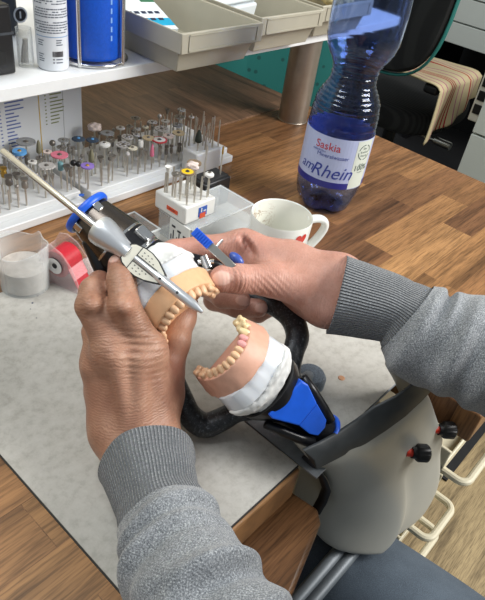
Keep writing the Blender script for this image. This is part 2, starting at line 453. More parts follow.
def slab(center, w, h, th, M, curve=.0, taper=.0, pw=3.2):       # cushioned superellipse panel, local x wide, y tall, z thick
    m = MB(); N = 40; R = 7
    rows = [(-1, .0), (-1, .9), (-.8, .975), (-.3, 1), (.3, 1), (.8, .975), (1, .9), (1, .0)]
    vs = []
    for zf, s in rows:
        for i in range(N):
            a = 2 * PI * i / N; c, s2 = math.cos(a), math.sin(a)
            x = math.copysign(abs(c) ** (2 / pw), c) * w / 2 * s; y = math.copysign(abs(s2) ** (2 / pw), s2) * h / 2 * s
            x *= 1 - taper * y / h
            vs.append((x, y, zf * th / 2 + curve * (x / w * 2) ** 2))
    fs = []
    for j in range(len(rows) - 1):
        for i in range(N): k = (i + 1) % N; fs.append((j * N + i, j * N + k, (j + 1) * N + k, (j + 1) * N + i))
    m.add(vs, fs, 0, M); return m
# teal chair: its backrest shows below the shelf past the bench
rt = math.atan2(.37, .25)
tc = thing('office_chair', 'teal patterned office chair behind the bench end below the shelf', 'office chair', (1.5, 1.5, 0))
def tcp(f, s, z): return (1.23 + f * math.cos(rt) - s * math.sin(rt), 1.03 + f * math.sin(rt) + s * math.cos(rt), z)
Mb = Matrix.Translation(tcp(0, 0, .69)) @ Matrix.Rotation(rt - PI / 2, 4, 'Z') @ Matrix.Rotation(PI / 2, 4, 'X')
slab(0, .50, .60, .05, Mb, .03).build('backrest', TEAL, tc, sub=1)
slab(0, .5, .48, .08, Matrix.Translation(tcp(.31, 0, .44)) @ Matrix.Rotation(rt, 4, 'Z')).build('seat', TEAL, tc, sub=1)
m = MB(); m.tube([tcp(.05, 0, .55), tcp(.06, 0, .42), tcp(.15, 0, .39), tcp(.31, 0, .39)], .018, 10); m.build('back_support', BLACKP, tc)
q = tcp(.31, 0, 0); chair_base(tc, q[0], q[1])

# black office chair turned away, towel thrown over its seat
bk = thing('office_chair', 'black office chair with a teal back edge and towel on it', 'office chair', (2.12, 1.0, 0))
Mb = Matrix.Translation((1.80, 1.005, .895)) @ Matrix.Rotation(-PI / 2, 4, 'Z') @ Matrix.Rotation(PI / 2 - .06, 4, 'X')
m = MB(); m.box((1.80, .735, .60), (2.12, .785, .63)); m.build('armrest', BLACKP, bk, bevel=.01, seg=3)
m = MB(); m.tube([(1.98, .76, .60), (1.98, .765, .45), (2.05, .83, .42)], .016, 10); m.build('arm_post', BLACKP, bk)
br = slab(0, .52, .54, .05, Mb, .05).build('backrest', FAB, bk, sub=1)
m = MB(); N = 48; pts = []
for i in range(N):
    a = 2 * PI * i / N; c, s2 = math.cos(a), math.sin(a)
    x = math.copysign(abs(c) ** (2 / 3.2), c) * .266; y = math.copysign(abs(s2) ** (2 / 3.2), s2) * .276
    pts.append(Mb @ Vector((x, y, .05 * (x / .26) ** 2)))
m.tube(pts, .0045, 8, closed=True, flat=((1, 0, 0), 1.8)); m.build('edge_trim', mat('teal_trim', '17665f', .7), br)
slab(0, .5, .46, .09, Matrix.Translation((2.12, 1.0, .45))).build('seat', FAB, bk, sub=1)
m = MB(); m.tube([(1.84, 1.03, .72), (1.84, 1.03, .45), (1.93, 1.03, .39), (2.12, 1.0, .39)], .02, 10); m.build('back_support', BLACKP, bk)
m = MB(); m.cyl((2.0, .99, .40), (1.98, .74, .41), .008); m.cyl((1.98, .76, .41), (1.98, .70, .41), .014); m.build('lever', STEEL, bk)
chair_base(bk, 2.12, 1.0)

# towel: over the seat and down its side
t = NT('striped_towel'); uv = t.n('ShaderNodeUVMap'); sx = t.n('ShaderNodeSeparateXYZ'); t.l(uv.outputs[0], sx.inputs[0])
cr, rd, pk = lin('c3b48e'), lin('a5202a'), lin('a8607a')
st = [(0, cr)]
for c0, w, cc in ((.07, .015, pk), (.16, .02, pk), (.27, .018, rd), (.31, .018, rd), (.35, .018, rd), (.44, .02, pk), (.56, .02, pk), (.70, .022, rd), (.76, .015, pk), (.88, .02, pk)):
    st += [(c0 - w / 2, cc), (c0 + w / 2, cr)]
rampn = t.ramp(sx.outputs[0], st[:31]); t.t.nodes[-1].color_ramp.interpolation = 'CONSTANT'
t.l(rampn, t.b.inputs['Base Color']); t.b.inputs['Roughness'].default_value = .95
t.bump(t.noise(t.coord(), 400, 2), .5, .002); TOWEL = t.m
m = MB(); NU, NV = 40, 40
def tow(u, v):
    # u across the stripes, v from the inside of the armrest over it and down outside
    x = 1.785 + .30 * u
    wob = .010 * math.sin(u * 9 + v * 3) + .006 * math.sin(u * 19)
    if v < .35:
        k = v / .35; return (x + .05 * (1 - k), .97 - .19 * k, .600 + .036 * k ** .5 + wob * (1 - k))
    if v < .5:
        a = (v - .35) / .15 * PI / 2; return (x, .78 - .052 * math.sin(a), .636 + .002 * math.sin(2 * a) - .008 * (1 - math.cos(a)))
    k = (v - .5) / .5
    return (x - .02 * k * (1 - u), .722 - wob * k - .01 * k, .628 - k * (.165 - .095 * u))
m.grid(tow, NU, NV)
tw = m.build('tea_towel', TOWEL, None, solid=.004, smooth=180)
uvl = tw.data.uv_layers.new(name='UVMap')
for lp in tw.data.loops: uvl.data[lp.index].uv = ((lp.vertex_index // NV) / (NU - 1), (lp.vertex_index % NV) / (NV - 1))
tag(tw, 'cream towel with red and pink stripes hanging over the black chair', 'towel')

# drawer units
GREYC = mat('cabinet_grey_white', 'c9cec6', .45)
def drawers(name, label, x, y1, w, zs, dep):
    root = thing(name, label, 'drawer unit', (x + dep / 2, y1 - w / 2, 0))
    m = MB(); m.box((x + .012, y1 - w, zs[0]), (x + dep, y1, zs[-1] + .012)); m.build('body', GREYC, root, bevel=.002)
    if zs[0] > .1:
        for yy in (y1 - w + .02, y1 - .02):
            m = MB(); m.box((x + .1, yy - .015, .0), (x + dep - .05, yy + .015, zs[0])); m.build('leg', BLACKP, root)
    else:
        m = MB(); m.box((x + .03, y1 - w + .01, .0), (x + dep - .03, y1 - .01, zs[0])); m.build('plinth', BLACKP, root)
    for a, b in zip(zs[:-1], zs[1:]):
        m = MB(); m.box((x - .008, y1 - w + .003, a + .003), (x + .011, y1 - .003, b - .003)); d = m.build('drawer', GREYC, root, bevel=.002)
        m = MB(); m.tube([(x - .008, y1 - w * .52 - .05, (a + b) / 2), (x - .03, y1 - w * .52 - .045, (a + b) / 2), (x - .03, y1 - w * .52 + .045, (a + b) / 2), (x - .008, y1 - w * .52 + .05, (a + b) / 2)], .006, 8); m.build('handle', STEEL, d)
    return root
drawers('drawer_unit', 'pale drawer unit standing at the right behind the bench end', 1.8, .59, .42, [.02, .20, .36, .545, .70], .5)
far = drawers('drawer_unit', 'pale wide drawer unit farthest back behind the towel', 2.8, 1.30, .8, [.53, .62, .72, .83, .94], .5)
m = MB(); m.box((3.30, .2, .01), (3.32, 1.9, .95)); m.build('shade_panel', mat('shade_panel_black', '121314', .7), far)  # added black panel, put in to darken the gap behind the drawers
m = MB(); m.box((1.84, .592, .56), (1.89, .632, .72)); pw = tag(m.build('power_strip', mat('offwhite_plastic', 'cfcbbd', .4), None, bevel=.004), 'off-white power strip with black sockets upright beside the pale drawer unit', 'power strip')
for zz in (.585, .625, .665):
    m = MB(); m.box((1.836, .599, zz), (1.8395, .625, zz + .028)); m.build('socket', BLACKP, pw, bevel=.001)
m = MB(); m.prism([(1.08, .1), (4.4, .1), (4.4, 2.6), (1.08, 2.6)], .001, .006); tag(m.build('floor_shade', mat('floor_shade_black', '17181a', .8, var=.2)), 'large black sheet standing for shade on the floor under the office chairs', 'painted shade')  # black sheet over the laminate, standing in for deep shade on the floor
m = MB(); pts = [(2.35 + .25 * math.sin(i * .5), .66 + .02 * math.cos(i * .9), .62 - .05 * abs(math.sin(i * .4)) + .06 * math.cos(i * .7)) for i in range(20)]
pts = [(2.7, .9, .30), (2.62, .88, .42), (2.58, .83, .50), (2.62, .79, .47), (2.7, .78, .36), (2.72, .78, .12), (2.6, .8, .02), (2.3, .6, .014), (2.0, .68, .014)]
m.tube(pts, .008, 8); tag(m.build('power_cable', BLACKP), 'black power cable drooping by the pale drawer unit farthest back', 'cable')
# ------------------------------------------------------------------ mug
WC = mat('white_glaze', 'e9ebe6', .12, coat=.4)
rz = .822
mc = P(282, 214, rz)[:2]; MR = .0425; MS = .86
mg = thing('mug', 'white coffee mug with brown coffee stains and a red heart', 'mug', (mc[0], mc[1], T + .0018))
m = MB(); zb = T + .002; hh = rz - zb
prof = [(0, .002), (.024, .002), (.026, 0), (.030, .001), (.036, .012), (.0405, .032), (.0425, hh - .002), (.0418, hh), (.0405, hh - .001), (.0385, .034), (.034, .014), (.026, .006), (0, .0055)]
STAIN = NT('glaze_with_coffee'); v = STAIN.coord('Object'); nz = STAIN.noise(v, 55, 4, .6, 1.2)
sx = STAIN.n('ShaderNodeSeparateXYZ'); STAIN.l(v, sx.inputs[0])
mr = STAIN.ramp(sx.outputs[2], [(.026, (0, 0, 0, 1)), (.036, (1, 1, 1, 1)), (.058, (1, 1, 1, 1)), (.066, (0, 0, 0, 1))])
wv = STAIN.ramp(nz, [(.485, (0, 0, 0, 1)), (.525, (1, 1, 1, 1)), (.555, (0, 0, 0, 1))])
sd = STAIN.ramp(STAIN.math('SUBTRACT', sx.outputs[1], sx.outputs[0]), [(.0, (0, 0, 0, 1)), (.03, (1, 1, 1, 1))])
k = STAIN.math('MULTIPLY', STAIN.math('MULTIPLY', mr, wv), sd)
STAIN.l(STAIN.mix(k, lin('dcdcd2'), lin('8a6238')), STAIN.b.inputs['Base Color']); STAIN.b.inputs['Roughness'].default_value = .12
m.lathe([(r * MS, z) for r, z in prof], 64, 0, Matrix.Translation((mc[0], mc[1], zb)), mis=[0] * 7 + [0, 1, 1, 1, 1])
m.build('body', [WC, STAIN.m], mg, smooth=60)
ha = math.atan2(*( (P(325, 228, .80) - np.array([*mc, .80]))[1::-1]))
def hp(r, z):
    r = r - .0425 * (1 - MS); return (mc[0] + r * math.cos(ha), mc[1] + r * math.sin(ha), zb + z)
m = MB(); pts = [hp(.039, .060), hp(.050, .0625), hp(.060, .061), hp(.0655, .054), hp(.064, .044), hp(.056, .030), hp(.047, .020), hp(.037, .014)]
sp = []
for i in range(len(pts) - 1):
    for q in range(4): sp.append(tuple(np.array(pts[i]) * (1 - q / 4) + np.array(pts[i + 1]) * q / 4))
sp.append(pts[-1]); sp = [tuple(np.mean([sp[max(i - 2, 0)], sp[max(i - 1, 0)], sp[i], sp[min(i + 1, len(sp) - 1)], sp[min(i + 2, len(sp) - 1)]], 0)) for i in range(len(sp))]
m.tube(sp, .0046, 12, flat=((math.sin(ha), -math.cos(ha), 0), 1.35)); m.build('handle', WC, mg, smooth=180)
# red heart on the wall of the mug towards the technician
pa = P(300, 240, .79); ah = math.atan2(pa[1] - mc[1], pa[0] - mc[0])
m = MB(); hv = []
for i in range(28):
    tt = 2 * PI * i / 28; hx = 16 * math.sin(tt) ** 3; hy = 13 * math.cos(tt) - 5 * math.cos(2 * tt) - 2 * math.cos(3 * tt) - math.cos(4 * tt)
    hv.append((hx * .00058, hy * .00058))
zc = .036
for tt in np.arange(.6, 1.0, .0005):
    w = D(299, 239, tt)
    if math.hypot(w[0] - mc[0], w[1] - mc[1]) <= .0395 * MS: ah = math.atan2(w[1] - mc[1], w[0] - mc[0]); zc = w[2] - zb; break
def mr_(z): return np.interp(z, [.012, .032, .068], [.036 * MS, .0405 * MS, .0425 * MS]) + .0004
vs = [(mc[0] + mr_(zc) * math.cos(ah), mc[1] + mr_(zc) * math.sin(ah), zb + zc)] + [(mc[0] + mr_(zc + y) * math.cos(ah + x / .041), mc[1] + mr_(zc + y) * math.sin(ah + x / .041), zb + zc + y) for x, y in hv]
m.add(vs, [(0, i + 1, (i + 1) % 28 + 1) for i in range(28)]); m.build('heart', mat('red_print', 'c8352c', .2), mg, smooth=None)

# ------------------------------------------------------------------ bottle
BLUEG = clear('blue_bottle_plastic', 'b9cdf9', .05, 1.36)
bc = tuple(P(322.5, 202, T)[:2])
bt = thing('water_bottle', 'big blue plastic water bottle with a printed label', 'bottle', (bc[0], bc[1], T))
pr = [(0, .010), (.012, .008), (.022, .003), (.030, .0006), (.036, .003), (.0415, .010), (.0445, .022), (.0455, .034), (.0458, .045), (.0458, .118), (.0462, .121),
      (.0455, .124), (.0458, .128), (.045, .132), (.0452, .136), (.043, .142), (.0435, .146), (.040, .152), (.037, .157), (.0345, .160), (.0305, .166), (.0295, .171), (.0300, .175), (.0285, .178), (.0305, .183), (.0300, .187), (.0325, .192), (.036, .198), (.040, .204),
      (.0445, .213), (.0475, .224), (.0485, .238), (.0488, .262), (.0475, .285), (.043, .305), (.034, .322), (.022, .336), (.0145, .343), (.0138, .352), (.0165, .353), (.0165, .356), (.0135, .357), (.0135, .37)]
pr = [(r * (.965 if z > .195 else 1), float(np.interp(z, [0, .124, .171, .204, .4], [0, .124, .184, .211, .404]))) for r, z in pr]
_d = [pr[0]]
for (r0, z0_), (r1, z1_) in zip(pr[:-1], pr[1:]):
    ns = max(1, int(abs(z1_ - z0_) / .0012)) if .12 < z0_ < .225 else 1
    _d += [(r0 + (r1 - r0) * q / ns, z0_ + (z1_ - z0_) * q / ns) for q in range(1, ns + 1)]
pr = [(r * (1 + .016 * math.sin(z * 1150) * math.exp(-((z - .172) / .036) ** 2)), z) for r, z in _d]
def wob(a, z):
    k = max(0, 1 - z / .03); return 1 - .22 * k * (.5 + .5 * math.cos(5 * a)) ** 2
out = pr; inn = [(max(r - .0007, 0), z + (.0007 if i < 4 else 0)) for i, (r, z) in enumerate(pr)][::-1]
m = MB(); m.lathe(out + inn, 80, 0, Matrix.Translation((bc[0], bc[1], T)), wob=wob); m.build('shell', BLUEG, bt, smooth=180)
m = MB(); m.lathe([(0, .0), (.0155, 0), (.0155, .016), (0, .016)], 24, 0, Matrix.Translation((bc[0], bc[1], T + .3635))); m.build('cap', mat('cap_blue', '2a4fa8', .4), bt)
# label
LW = mat('label_paper', 'b4bfe2', .35); LG = mat('label_pale', 'd3dcd2', .35); LN = mat('label_navy', '2a2f86', .35); LR = mat('label_red', 'c5242c', .35); LB = mat('label_blue_ink', '2d3f9a', .35); LK = mat('label_dark_ink', '2c4a44', .4)
toc = math.atan2(-bc[1], -bc[0])
rl = .0466
m = MB(); patch(m, *bc, rl, 0, 2 * PI, T + .046, T + .117, 0, 65)
ag = toc + .62                                   # start of the pale side panel, to the right as seen
patch(m, *bc, rl + .0002, ag, ag + .62, T + .047, T + .116, 1, 10)
patch(m, *bc, rl + .0002, ag - 2.6, ag, T + .046, T + .055, 2, 30)
patch(m, *bc, rl + .0002, ag + .62, ag + 1.2, T + .046, T + .055, 2, 10)
tx = [('Saskia', .0150, ag - .86, .099, 3, 0), ('Mineralwasser', .0078, ag - .66, .0885, 4, 0), ('Rhein', .0260, ag - .60, .0605, 4, .3), ('am', .0200, ag - 1.42, .064, 4, .3), ('natürliches', .0045, ag - 1.1, .0945, 4, 0)]
for s, sz, an, z, mi, shr in tx: wrap(m, text_mesh(s, sz, shear=shr), *bc, rl + .0004, an, T + z, mi)
for s, sz, z in (('100%', .0115, .0735), ('Flasche', .0030, .0815), ('recycelt', .0032, .0700), ('Der', .0045, .1035), ('Kreislauf', .0042, .0985), ('Flasche', .0042, .0935)):
    wrap(m, text_mesh(s, sz), *bc, rl + .0005, ag + .31, T + z, 5)
for i in range(40):
    a0, a1 = 2 * PI * i / 40, 2 * PI * (i + 1) / 40
    if i % 10 in (8, 9): continue
    q = [(r * math.cos(a) / rl + ag + .31, T + .0995 + r * math.sin(a)) for r, a in ((.0098, a0), (.0108, a0), (.0108, a1), (.0098, a1))]
    m.add([(bc[0] + (rl + .0005) * math.cos(a), bc[1] + (rl + .0005) * math.sin(a), z) for a, z in q], [(0, 1, 2, 3)], 5)
m.build('label', [LW, LG, LN, LR, LB, LK], bt, smooth=None)

# ------------------------------------------------------------------ glass pot with cloudy residue
CLEAR = film('clear_acrylic', 'dfe4e4', .10); RIMC = film('clear_rim', 'e8ecec', .55)
gc = P(25, 284, T + .002)[:2]
gl = thing('mixing_pot', 'clear round pot with a pointed rim and milky residue', 'pot', (gc[0], gc[1], T + .002))
m = MB(); zb = T + .002; sa = math.atan2(*((P(38, 226, .81) - np.array([*gc, .81]))[1::-1]))
R0 = .0268; N = 64; NZ = 8
def rim(a):
    d = (a - sa + PI) % (2 * PI) - PI
    return .050 + .006 * math.exp(-(d / .16) ** 2) - .004 * math.cos(2 * d) 
def wall(r, off):
    def fn(u, v):
        a = 2 * PI * u; d = (a - sa + PI) % (2 * PI) - PI
        rr = r * (1 - .06 * (1 - v)) * (1 + .09 * math.exp(-(d / .2) ** 2) * v ** 3)
        return (gc[0] + rr * math.cos(a), gc[1] + rr * math.sin(a), zb + off + (rim(a) - off) * v)
    return fn
m.grid(wall(R0, 0), N, NZ, closeu=True); n0 = len(m.v); m.grid(wall(R0 - .0014, .0018), N, NZ, closeu=True)
m.f += [(i * NZ + NZ - 1, ((i + 1) % N) * NZ + NZ - 1, n0 + ((i + 1) % N) * NZ + NZ - 1, n0 + i * NZ + NZ - 1) for i in range(N)]; m.m += [0] * N
m.f.append(tuple(i * NZ for i in range(N))[::-1]); m.m.append(0); m.f.append(tuple(n0 + i * NZ for i in range(N))); m.m.append(0)
m.build('pot', film('frosted_clear', 'e3e8e8', .16), gl, smooth=60)
t = NT('milky_residue'); v = t.coord('Object'); sx = t.n('ShaderNodeSeparateXYZ'); t.l(v, sx.inputs[0])
t.l(t.ramp(t.noise(v, 130, 5, .65), [(.3, 'c2b9b0'), (.7, 'e2dad0')]), t.b.inputs['Base Color']); t.b.inputs['Roughness'].default_value = .4; t.b.inputs['Alpha'].default_value = .8; t.b.inputs['Subsurface Weight'].default_value = .0
m = MB(); m.lathe([(0, .0022), (.0234, .0022), (.0240, .026), (.0215, .024), (.012, .021), (0, .020)], 48, 0, Matrix.Translation((gc[0], gc[1], zb))); m.build('residue', t.m, gl)

# ------------------------------------------------------------------ red foil dispenser in a clear wedge case
REDF = mat('red_foil', 'b8222f', .35, var=.1, vscale=500); REDT = film('rosy_acrylic', 'e6d3d3', .14)
A = P(80, 295, T + .002); B = P(95, 283, T + .002); Cc = P(47, 262, T + .002)
ux = nrm((B - A) * [1, 1, 0]); uy = nrm(np.cross([0, 0, 1], ux))
O = A; dl = np.linalg.norm((Cc - A)[:2]); wd = .026
Mx = frame(O, ux, (0, 0, 1))
fd = thing('foil_dispenser', 'clear wedge dispenser with a red foil roll beside the pot', 'dispenser', (O[0] + .01, O[1] + .02, T + .002))
def side(x0, x1):
    pl = [(0, 0), (.052, 0), (.052, .036), (.046, .047), (.036, .050), (.022, .044), (.010, .030), (.003, .014)]
    n = len(pl); vs = [(x0, y, z) for y, z in pl] + [(x1, y, z) for y, z in pl]
    return vs, [tuple(range(n)), tuple(range(2 * n - 1, n - 1, -1))] + [(i + n, (i + 1) % n + n, (i + 1) % n, i) for i in range(n)]
m = MB(); m.add(*side(-.001, .0006), 0, Mx); m.add(*side(wd - .0006, wd + .001), 0, Mx); m.box((.0006, .0505, .0), (wd - .0006, .052, .036), 0, Mx); m.box((.0006, 0, 0), (wd - .0006, .052, .0014), 0, Mx); m.build('case', REDT, fd, smooth=None)
m = MB(); Mr = Mx @ Matrix.Translation((.0012, .031, .026)) @ Matrix.Rotation(PI / 2, 4, 'Y')
m.lathe([(0, 0), (.0155, 0), (.0155, wd - .0024), (0, wd - .0024)], 40, 0, Mr); m.build('roll', REDF, fd)
m = MB(); Mh = Mx @ Matrix.Translation((-.0008, .031, .026)) @ Matrix.Rotation(-PI / 2, 4, 'Y')
m.lathe([(0, .0012), (.003, .0014), (.003, .0008), (.0055, .0010), (.0055, .0016), (.0095, .0016), (.0095, 0.0004)], 32, 0, Mh, mis=[1, 1, 0, 0, 0, 1]); m.build('hub', [mat('hub_white', 'dedcda', .3), BLACKP], fd)
m = MB(); pl = []
for i in range(12): a = .5 + i * .12; pl.append((.031 - .0162 * math.cos(a) , .026 + .0162 * math.sin(a)))
m.grid(lambda u, v: Mx @ Vector((.002 + (wd - .004) * u, .0165 - .012 * (1 - v) if v < .5 else .0165 - .012 * (1 - v), .020 * v + .004)), 2, 6); m.build('foil_tail', REDF, fd)
m = MB(); m.grid(lambda u, v: Mx @ Vector((.0015 + (wd - .003) * u, .0085 + .010 * v, .013 + .018 * v)), 2, 3); m.build('print_band', mat('pale_red_print', 'd98a8e', .4, var=.25, vscale=900), fd)

# ------------------------------------------------------------------ white bur block on its clear box, small clear tray, black holder
WP = mat('white_plastic', 'dcdcd8', .45)
tray = thing('clear_box', 'clear plastic box carrying the small white bur block', 'box', (.49, .44, T))
bx = ((.443, .415), (.552, .475))
def openbox(lo, hi, z0, z1, w=.0012, lid=False):
    m = MB(); (x0, y0), (x1, y1) = lo, hi
    m.box((x0, y0, z0), (x1, y1, z0 + w)); m.box((x0, y0, z0 + w), (x0 + w, y1, z1)); m.box((x1 - w, y0, z0 + w), (x1, y1, z1)); m.box((x0 + w, y0, z0 + w), (x1 - w, y0 + w, z1)); m.box((x0 + w, y1 - w, z0 + w), (x1 - w, y1, z1))
    for a0, a1 in (((x0 - .0006, y0 - .0006), (x1 + .0006, y0 + .0012)), ((x0 - .0006, y1 - .0012), (x1 + .0006, y1 + .0006)), ((x0 - .0006, y0 + .0012), (x0 + .0012, y1 - .0012)), ((x1 - .0012, y0 + .0012), (x1 + .0006, y1 - .0012))): m.box((a0[0], a0[1], z1 - .001), (a1[0], a1[1], z1), 1)
    if lid: m.box((x0, y0, z1), (x1, y1, z1 + w))
    return m
openbox(*bx, T + .0022, T + .036, lid=True).build('box', [CLEAR, RIMC], tray, smooth=None)
m = MB(); pa, pb = P(170, 241, T + .008), P(193, 245, T + .008)
PAP = mat('paper', 'd9dad6', .7); INK = mat('dark_ink', '33343a', .7)
m = MB(); m.box((.4405, .418, T + .005), (.4425, .452, T + .036), 0)
for i in range(3):
    y = .424 + i * .010; m.box((.4400, y, T + .010), (.4405, y + .0015, T + .022), 1); m.box((.4400, y - .002, T + .020 + .003 * i), (.4405, y + .004, T + .0225 + .003 * i), 1); m.box((.4400, y + .004, T + .008), (.4405, y + .0052, T + .015), 1)
tag(m.build('folded_leaflet', [PAP, INK], None), 'folded white leaflet with black drawings tucked against the clear box', 'leaflet')
z0 = T + .0375; z1 = .81
blk = thing('bur_block', 'small white bur block with orange labels on the clear box', 'bur block', (.467, .455, z0))
m = MB(); m.box((.4405, .427, z0), (.4905, .481, z1)); bb = m.build('block', WP, blk, bevel=.0018)
ORG = mat('orange_label', 'd2522a', .45); BLU = mat('blue_label', '2c56a8', .45)
m = MB(); m.box((.4399, .440, z0 + .0075), (.4405, .459, z0 + .0125), 0); m.box((.4396, .445, z0 + .0095), (.4399, .455, z0 + .0110), 1); m.build('label', [ORG, mat('dark_red', '8c2a1a', .5)], blk, smooth=None)
m = MB(); m.box((.462, .4264, z0 + .004), (.476, .427, z0 + .0165), 0); m.box((.464, .4260, z0 + .0015), (.4735, .4264, z0 + .0085), 1); m.box((.4655, .4260, z0 + .010), (.4672, .4264, z0 + .0155), 2); m.box((.470, .4260, z0 + .010), (.474, .4264, z0 + .0115), 2); m.build('label', [BLU, ORG, PAP], blk, smooth=None)
s0 = P(125, 232, T + .002); s1 = P(160, 228, T + .002)
st = thing('clear_tray', 'small empty clear plastic tray next to the white bur block', 'tray', (.405, .475, T + .002))
openbox((.377, .452), (.425, .50), T + .0022, T + .026).build('tray', [CLEAR, RIMC], st, smooth=None)
bh = thing('bur_holder', 'small black bur holder behind the white bur block', 'bur holder', (.555, .468, T))
m = MB(); m.box((.525, .478, T + .001), (.575, .508, T + .042)); m.build('holder', BLACKP, bh, bevel=.002)
m = MB(); m.box((.528, .481, T + .042), (.572, .505, T + .044)); m.build('top_plate', mat('dark_grey_plastic', '2b2c2e', .4), bh)
wbk = thing('bur_block', 'small white bur block standing behind the black holder', 'bur block', (.615, .55, T))
m = MB(); m.box((.575, .545, T + .001), (.625, .575, T + .045)); m.build('block', WP, wbk, bevel=.002)
# ------------------------------------------------------------------ things standing on the shelf
ZS = .915
# black machine at the end
BK = mat('machine_black', '101012', .35, var=.2, vscale=200); DG = mat('machine_grey', '3a3f45', .45)
p0 = P(28, 74, ZS); p1 = P(0, 77, ZS)
mq = thing('bench_motor', 'black bench motor box at the shelf end beside the spray can', 'motor', (p0[0] - .05, p0[1] + .06, ZS))
x1, y0 = P(16.5, 73.5, ZS)[:2]
m = MB(); m.box((.20, y0, ZS), (x1, .730, ZS + .072)); m.build('housing', BK, mq, bevel=.003)
m = MB(); m.box((.22, y0 + .03, ZS + .072), (x1 - .004, .72, ZS + .082)); m.build('lid', BK, mq, bevel=.003)
m = MB(); m.box((.305, y0 - .001, ZS + .012), (x1 - .012, y0 + .0004, ZS + .026)); m.build('slot', mat('slot_black', '040404', .6), mq, smooth=None)
m = MB(); m.box((.306, y0 - .003, ZS + .0125), (.335, y0 - .001, ZS + .0165)); m.cyl((.327, y0 - .002, ZS + .018), (.327, y0 - .002, ZS + .028), .0013); m.build('lever', BK, mq, bevel=.0008)
m = MB(); m.box((.305, y0 - .0012, ZS + .05), (.335, y0 - .0002, ZS + .057)); m.build('window', mat('silver_window', 'a9a9a6', .3, .6), mq, smooth=None)
m = MB(); m.box((.20, y0 - .0006, ZS + .042), (x1 + .0006, y0 + .002, ZS + .0445)); m.build('seam', DG, mq, smooth=None)
gm = thing('control_unit', 'dark grey control unit with a round dial behind the black motor', 'control unit', (.40, .78, ZS))
m = MB(); m.box((.24, .745, ZS), (.435, .86, ZS + .105)); m.build('housing', DG, gm, bevel=.006, seg=3)
m = MB(); m.box((.26, .75, ZS + .105), (.40, .85, ZS + .16)); m.build('head', BK, gm, bevel=.008, seg=3)
dc = PY(20, 15, .744); Mr = Matrix.Translation((dc[0], .7452, dc[2])) @ Matrix.Rotation(PI / 2, 4, 'X')
m = MB(); m.lathe([(0, .0006), (.0075, .0006), (.0075, .0015), (.0095, .0015), (.0095, 0)], 32, 0, Mr, mis=[1, 1, 0, 0]); m.box((-.001, -.004, .0006), (.001, .004, .0012), 0, Mr); m.build('dial', [mat('dial_grey', 'b9bfc6', .4), BLACKP], gm)
# small clear upright tube
cc = P(25, 68, ZS); m = MB(); m.lathe([(0, 0), (.0085, 0), (.009, .004), (.009, .042), (.0083, .042), (.0083, .004), (0, .003)], 28, 0, Matrix.Translation((cc[0] + .005, cc[1] + .006, ZS)))
tb = thing('clear_tube', 'small clear plastic tube between black motor and spray can', 'tube', (cc[0], cc[1], ZS)); m.build('tube', CLEAR, tb, smooth=50)
m = MB(); m.cyl((cc[0] + .005, cc[1] + .006, ZS + .004), (cc[0] + .006, cc[1] + .006, ZS + .030), .003); m.cyl((cc[0] + .002, cc[1] + .008, ZS + .004), (cc[0] + .004, cc[1] + .006, ZS + .024), .0022); m.build('pin', mat('dull_pin', '8b8781', .5, .7), tb)
# spray can
cl, cr = P(37.5, 66, ZS), P(68.5, 66, ZS); cxy = P(53, 66.5, ZS)[:2]; rc = .0180
sc = thing('spray_can', 'white spray can with fine print and a barcode', 'spray can', (cxy[0], cxy[1], ZS))
m = MB(); m.lathe([(0, .002), (rc - .004, .002), (rc - .0015, 0), (rc, .003), (rc, .135), (rc - .003, .141), (rc - .006, .143), (0, .143)], 48, 0, Matrix.Translation((cxy[0], cxy[1], ZS))); m.build('body', mat('can_white', 'dfe3e8', .28), sc, smooth=40)
m = MB(); m.lathe([(0, .143), (.018, .143), (.018, .158), (.007, .166), (0, .166)], 32, 0, Matrix.Translation((cxy[0], cxy[1], ZS))); m.build('cap', mat('cap_white', 'e8e8e8', .4), sc)
m = MB(); ac = math.atan2(-cxy[1], -cxy[0]); re = rc + .0003
PB = mat('print_grey', '5a6270', .5); PBL = mat('print_line', '7fa0c4', .5); PBK = mat('barcode_dark', '2a2126', .5)
patch(m, *cxy, re, ac - 1.1, ac + 1.3, ZS + .0375, ZS + .0383, 1, 24)
rr = random.Random(3)
z = .042
while z < .132:
    a = ac - 1.15 + rr.random() * .1
    while a < ac + 1.15:
        w = rr.uniform(.05, .22)
        if rr.random() < .93: patch(m, *cxy, re, a, a + w, ZS + z, ZS + z + .0011, 0, 4)
        a += w + rr.uniform(.02, .05)
    z += .0027 if rr.random() < .85 else .0055
for z in (.033, .0305, .028, .018, .0155, .013, .0105):
    patch(m, *cxy, re, ac - .95, ac - .95 + rr.uniform(.25, .5), ZS + z, ZS + z + .0009, 0, 6)
for z in (.034, .0315, .029): patch(m, *cxy, re, ac + .25, ac + .25 + rr.uniform(.3, .5), ZS + z, ZS + z + .0011, 0, 6)
a = ac - .02
while a < ac + .66:
    w = rr.uniform(.008, .035); patch(m, *cxy, re, a, a + w, ZS + .0165, ZS + .0225, 2, 3); a += w + rr.uniform(.006, .016)
for z in (.013, .0095): patch(m, *cxy, re, ac, ac + .1, ZS + z, ZS + z + .0012, 2, 3); patch(m, *cxy, re, ac + .2, ac + .62, ZS + z, ZS + z + .0012, 0, 3)
m.build('printing', [PB, PBL, PBK], sc, smooth=None)
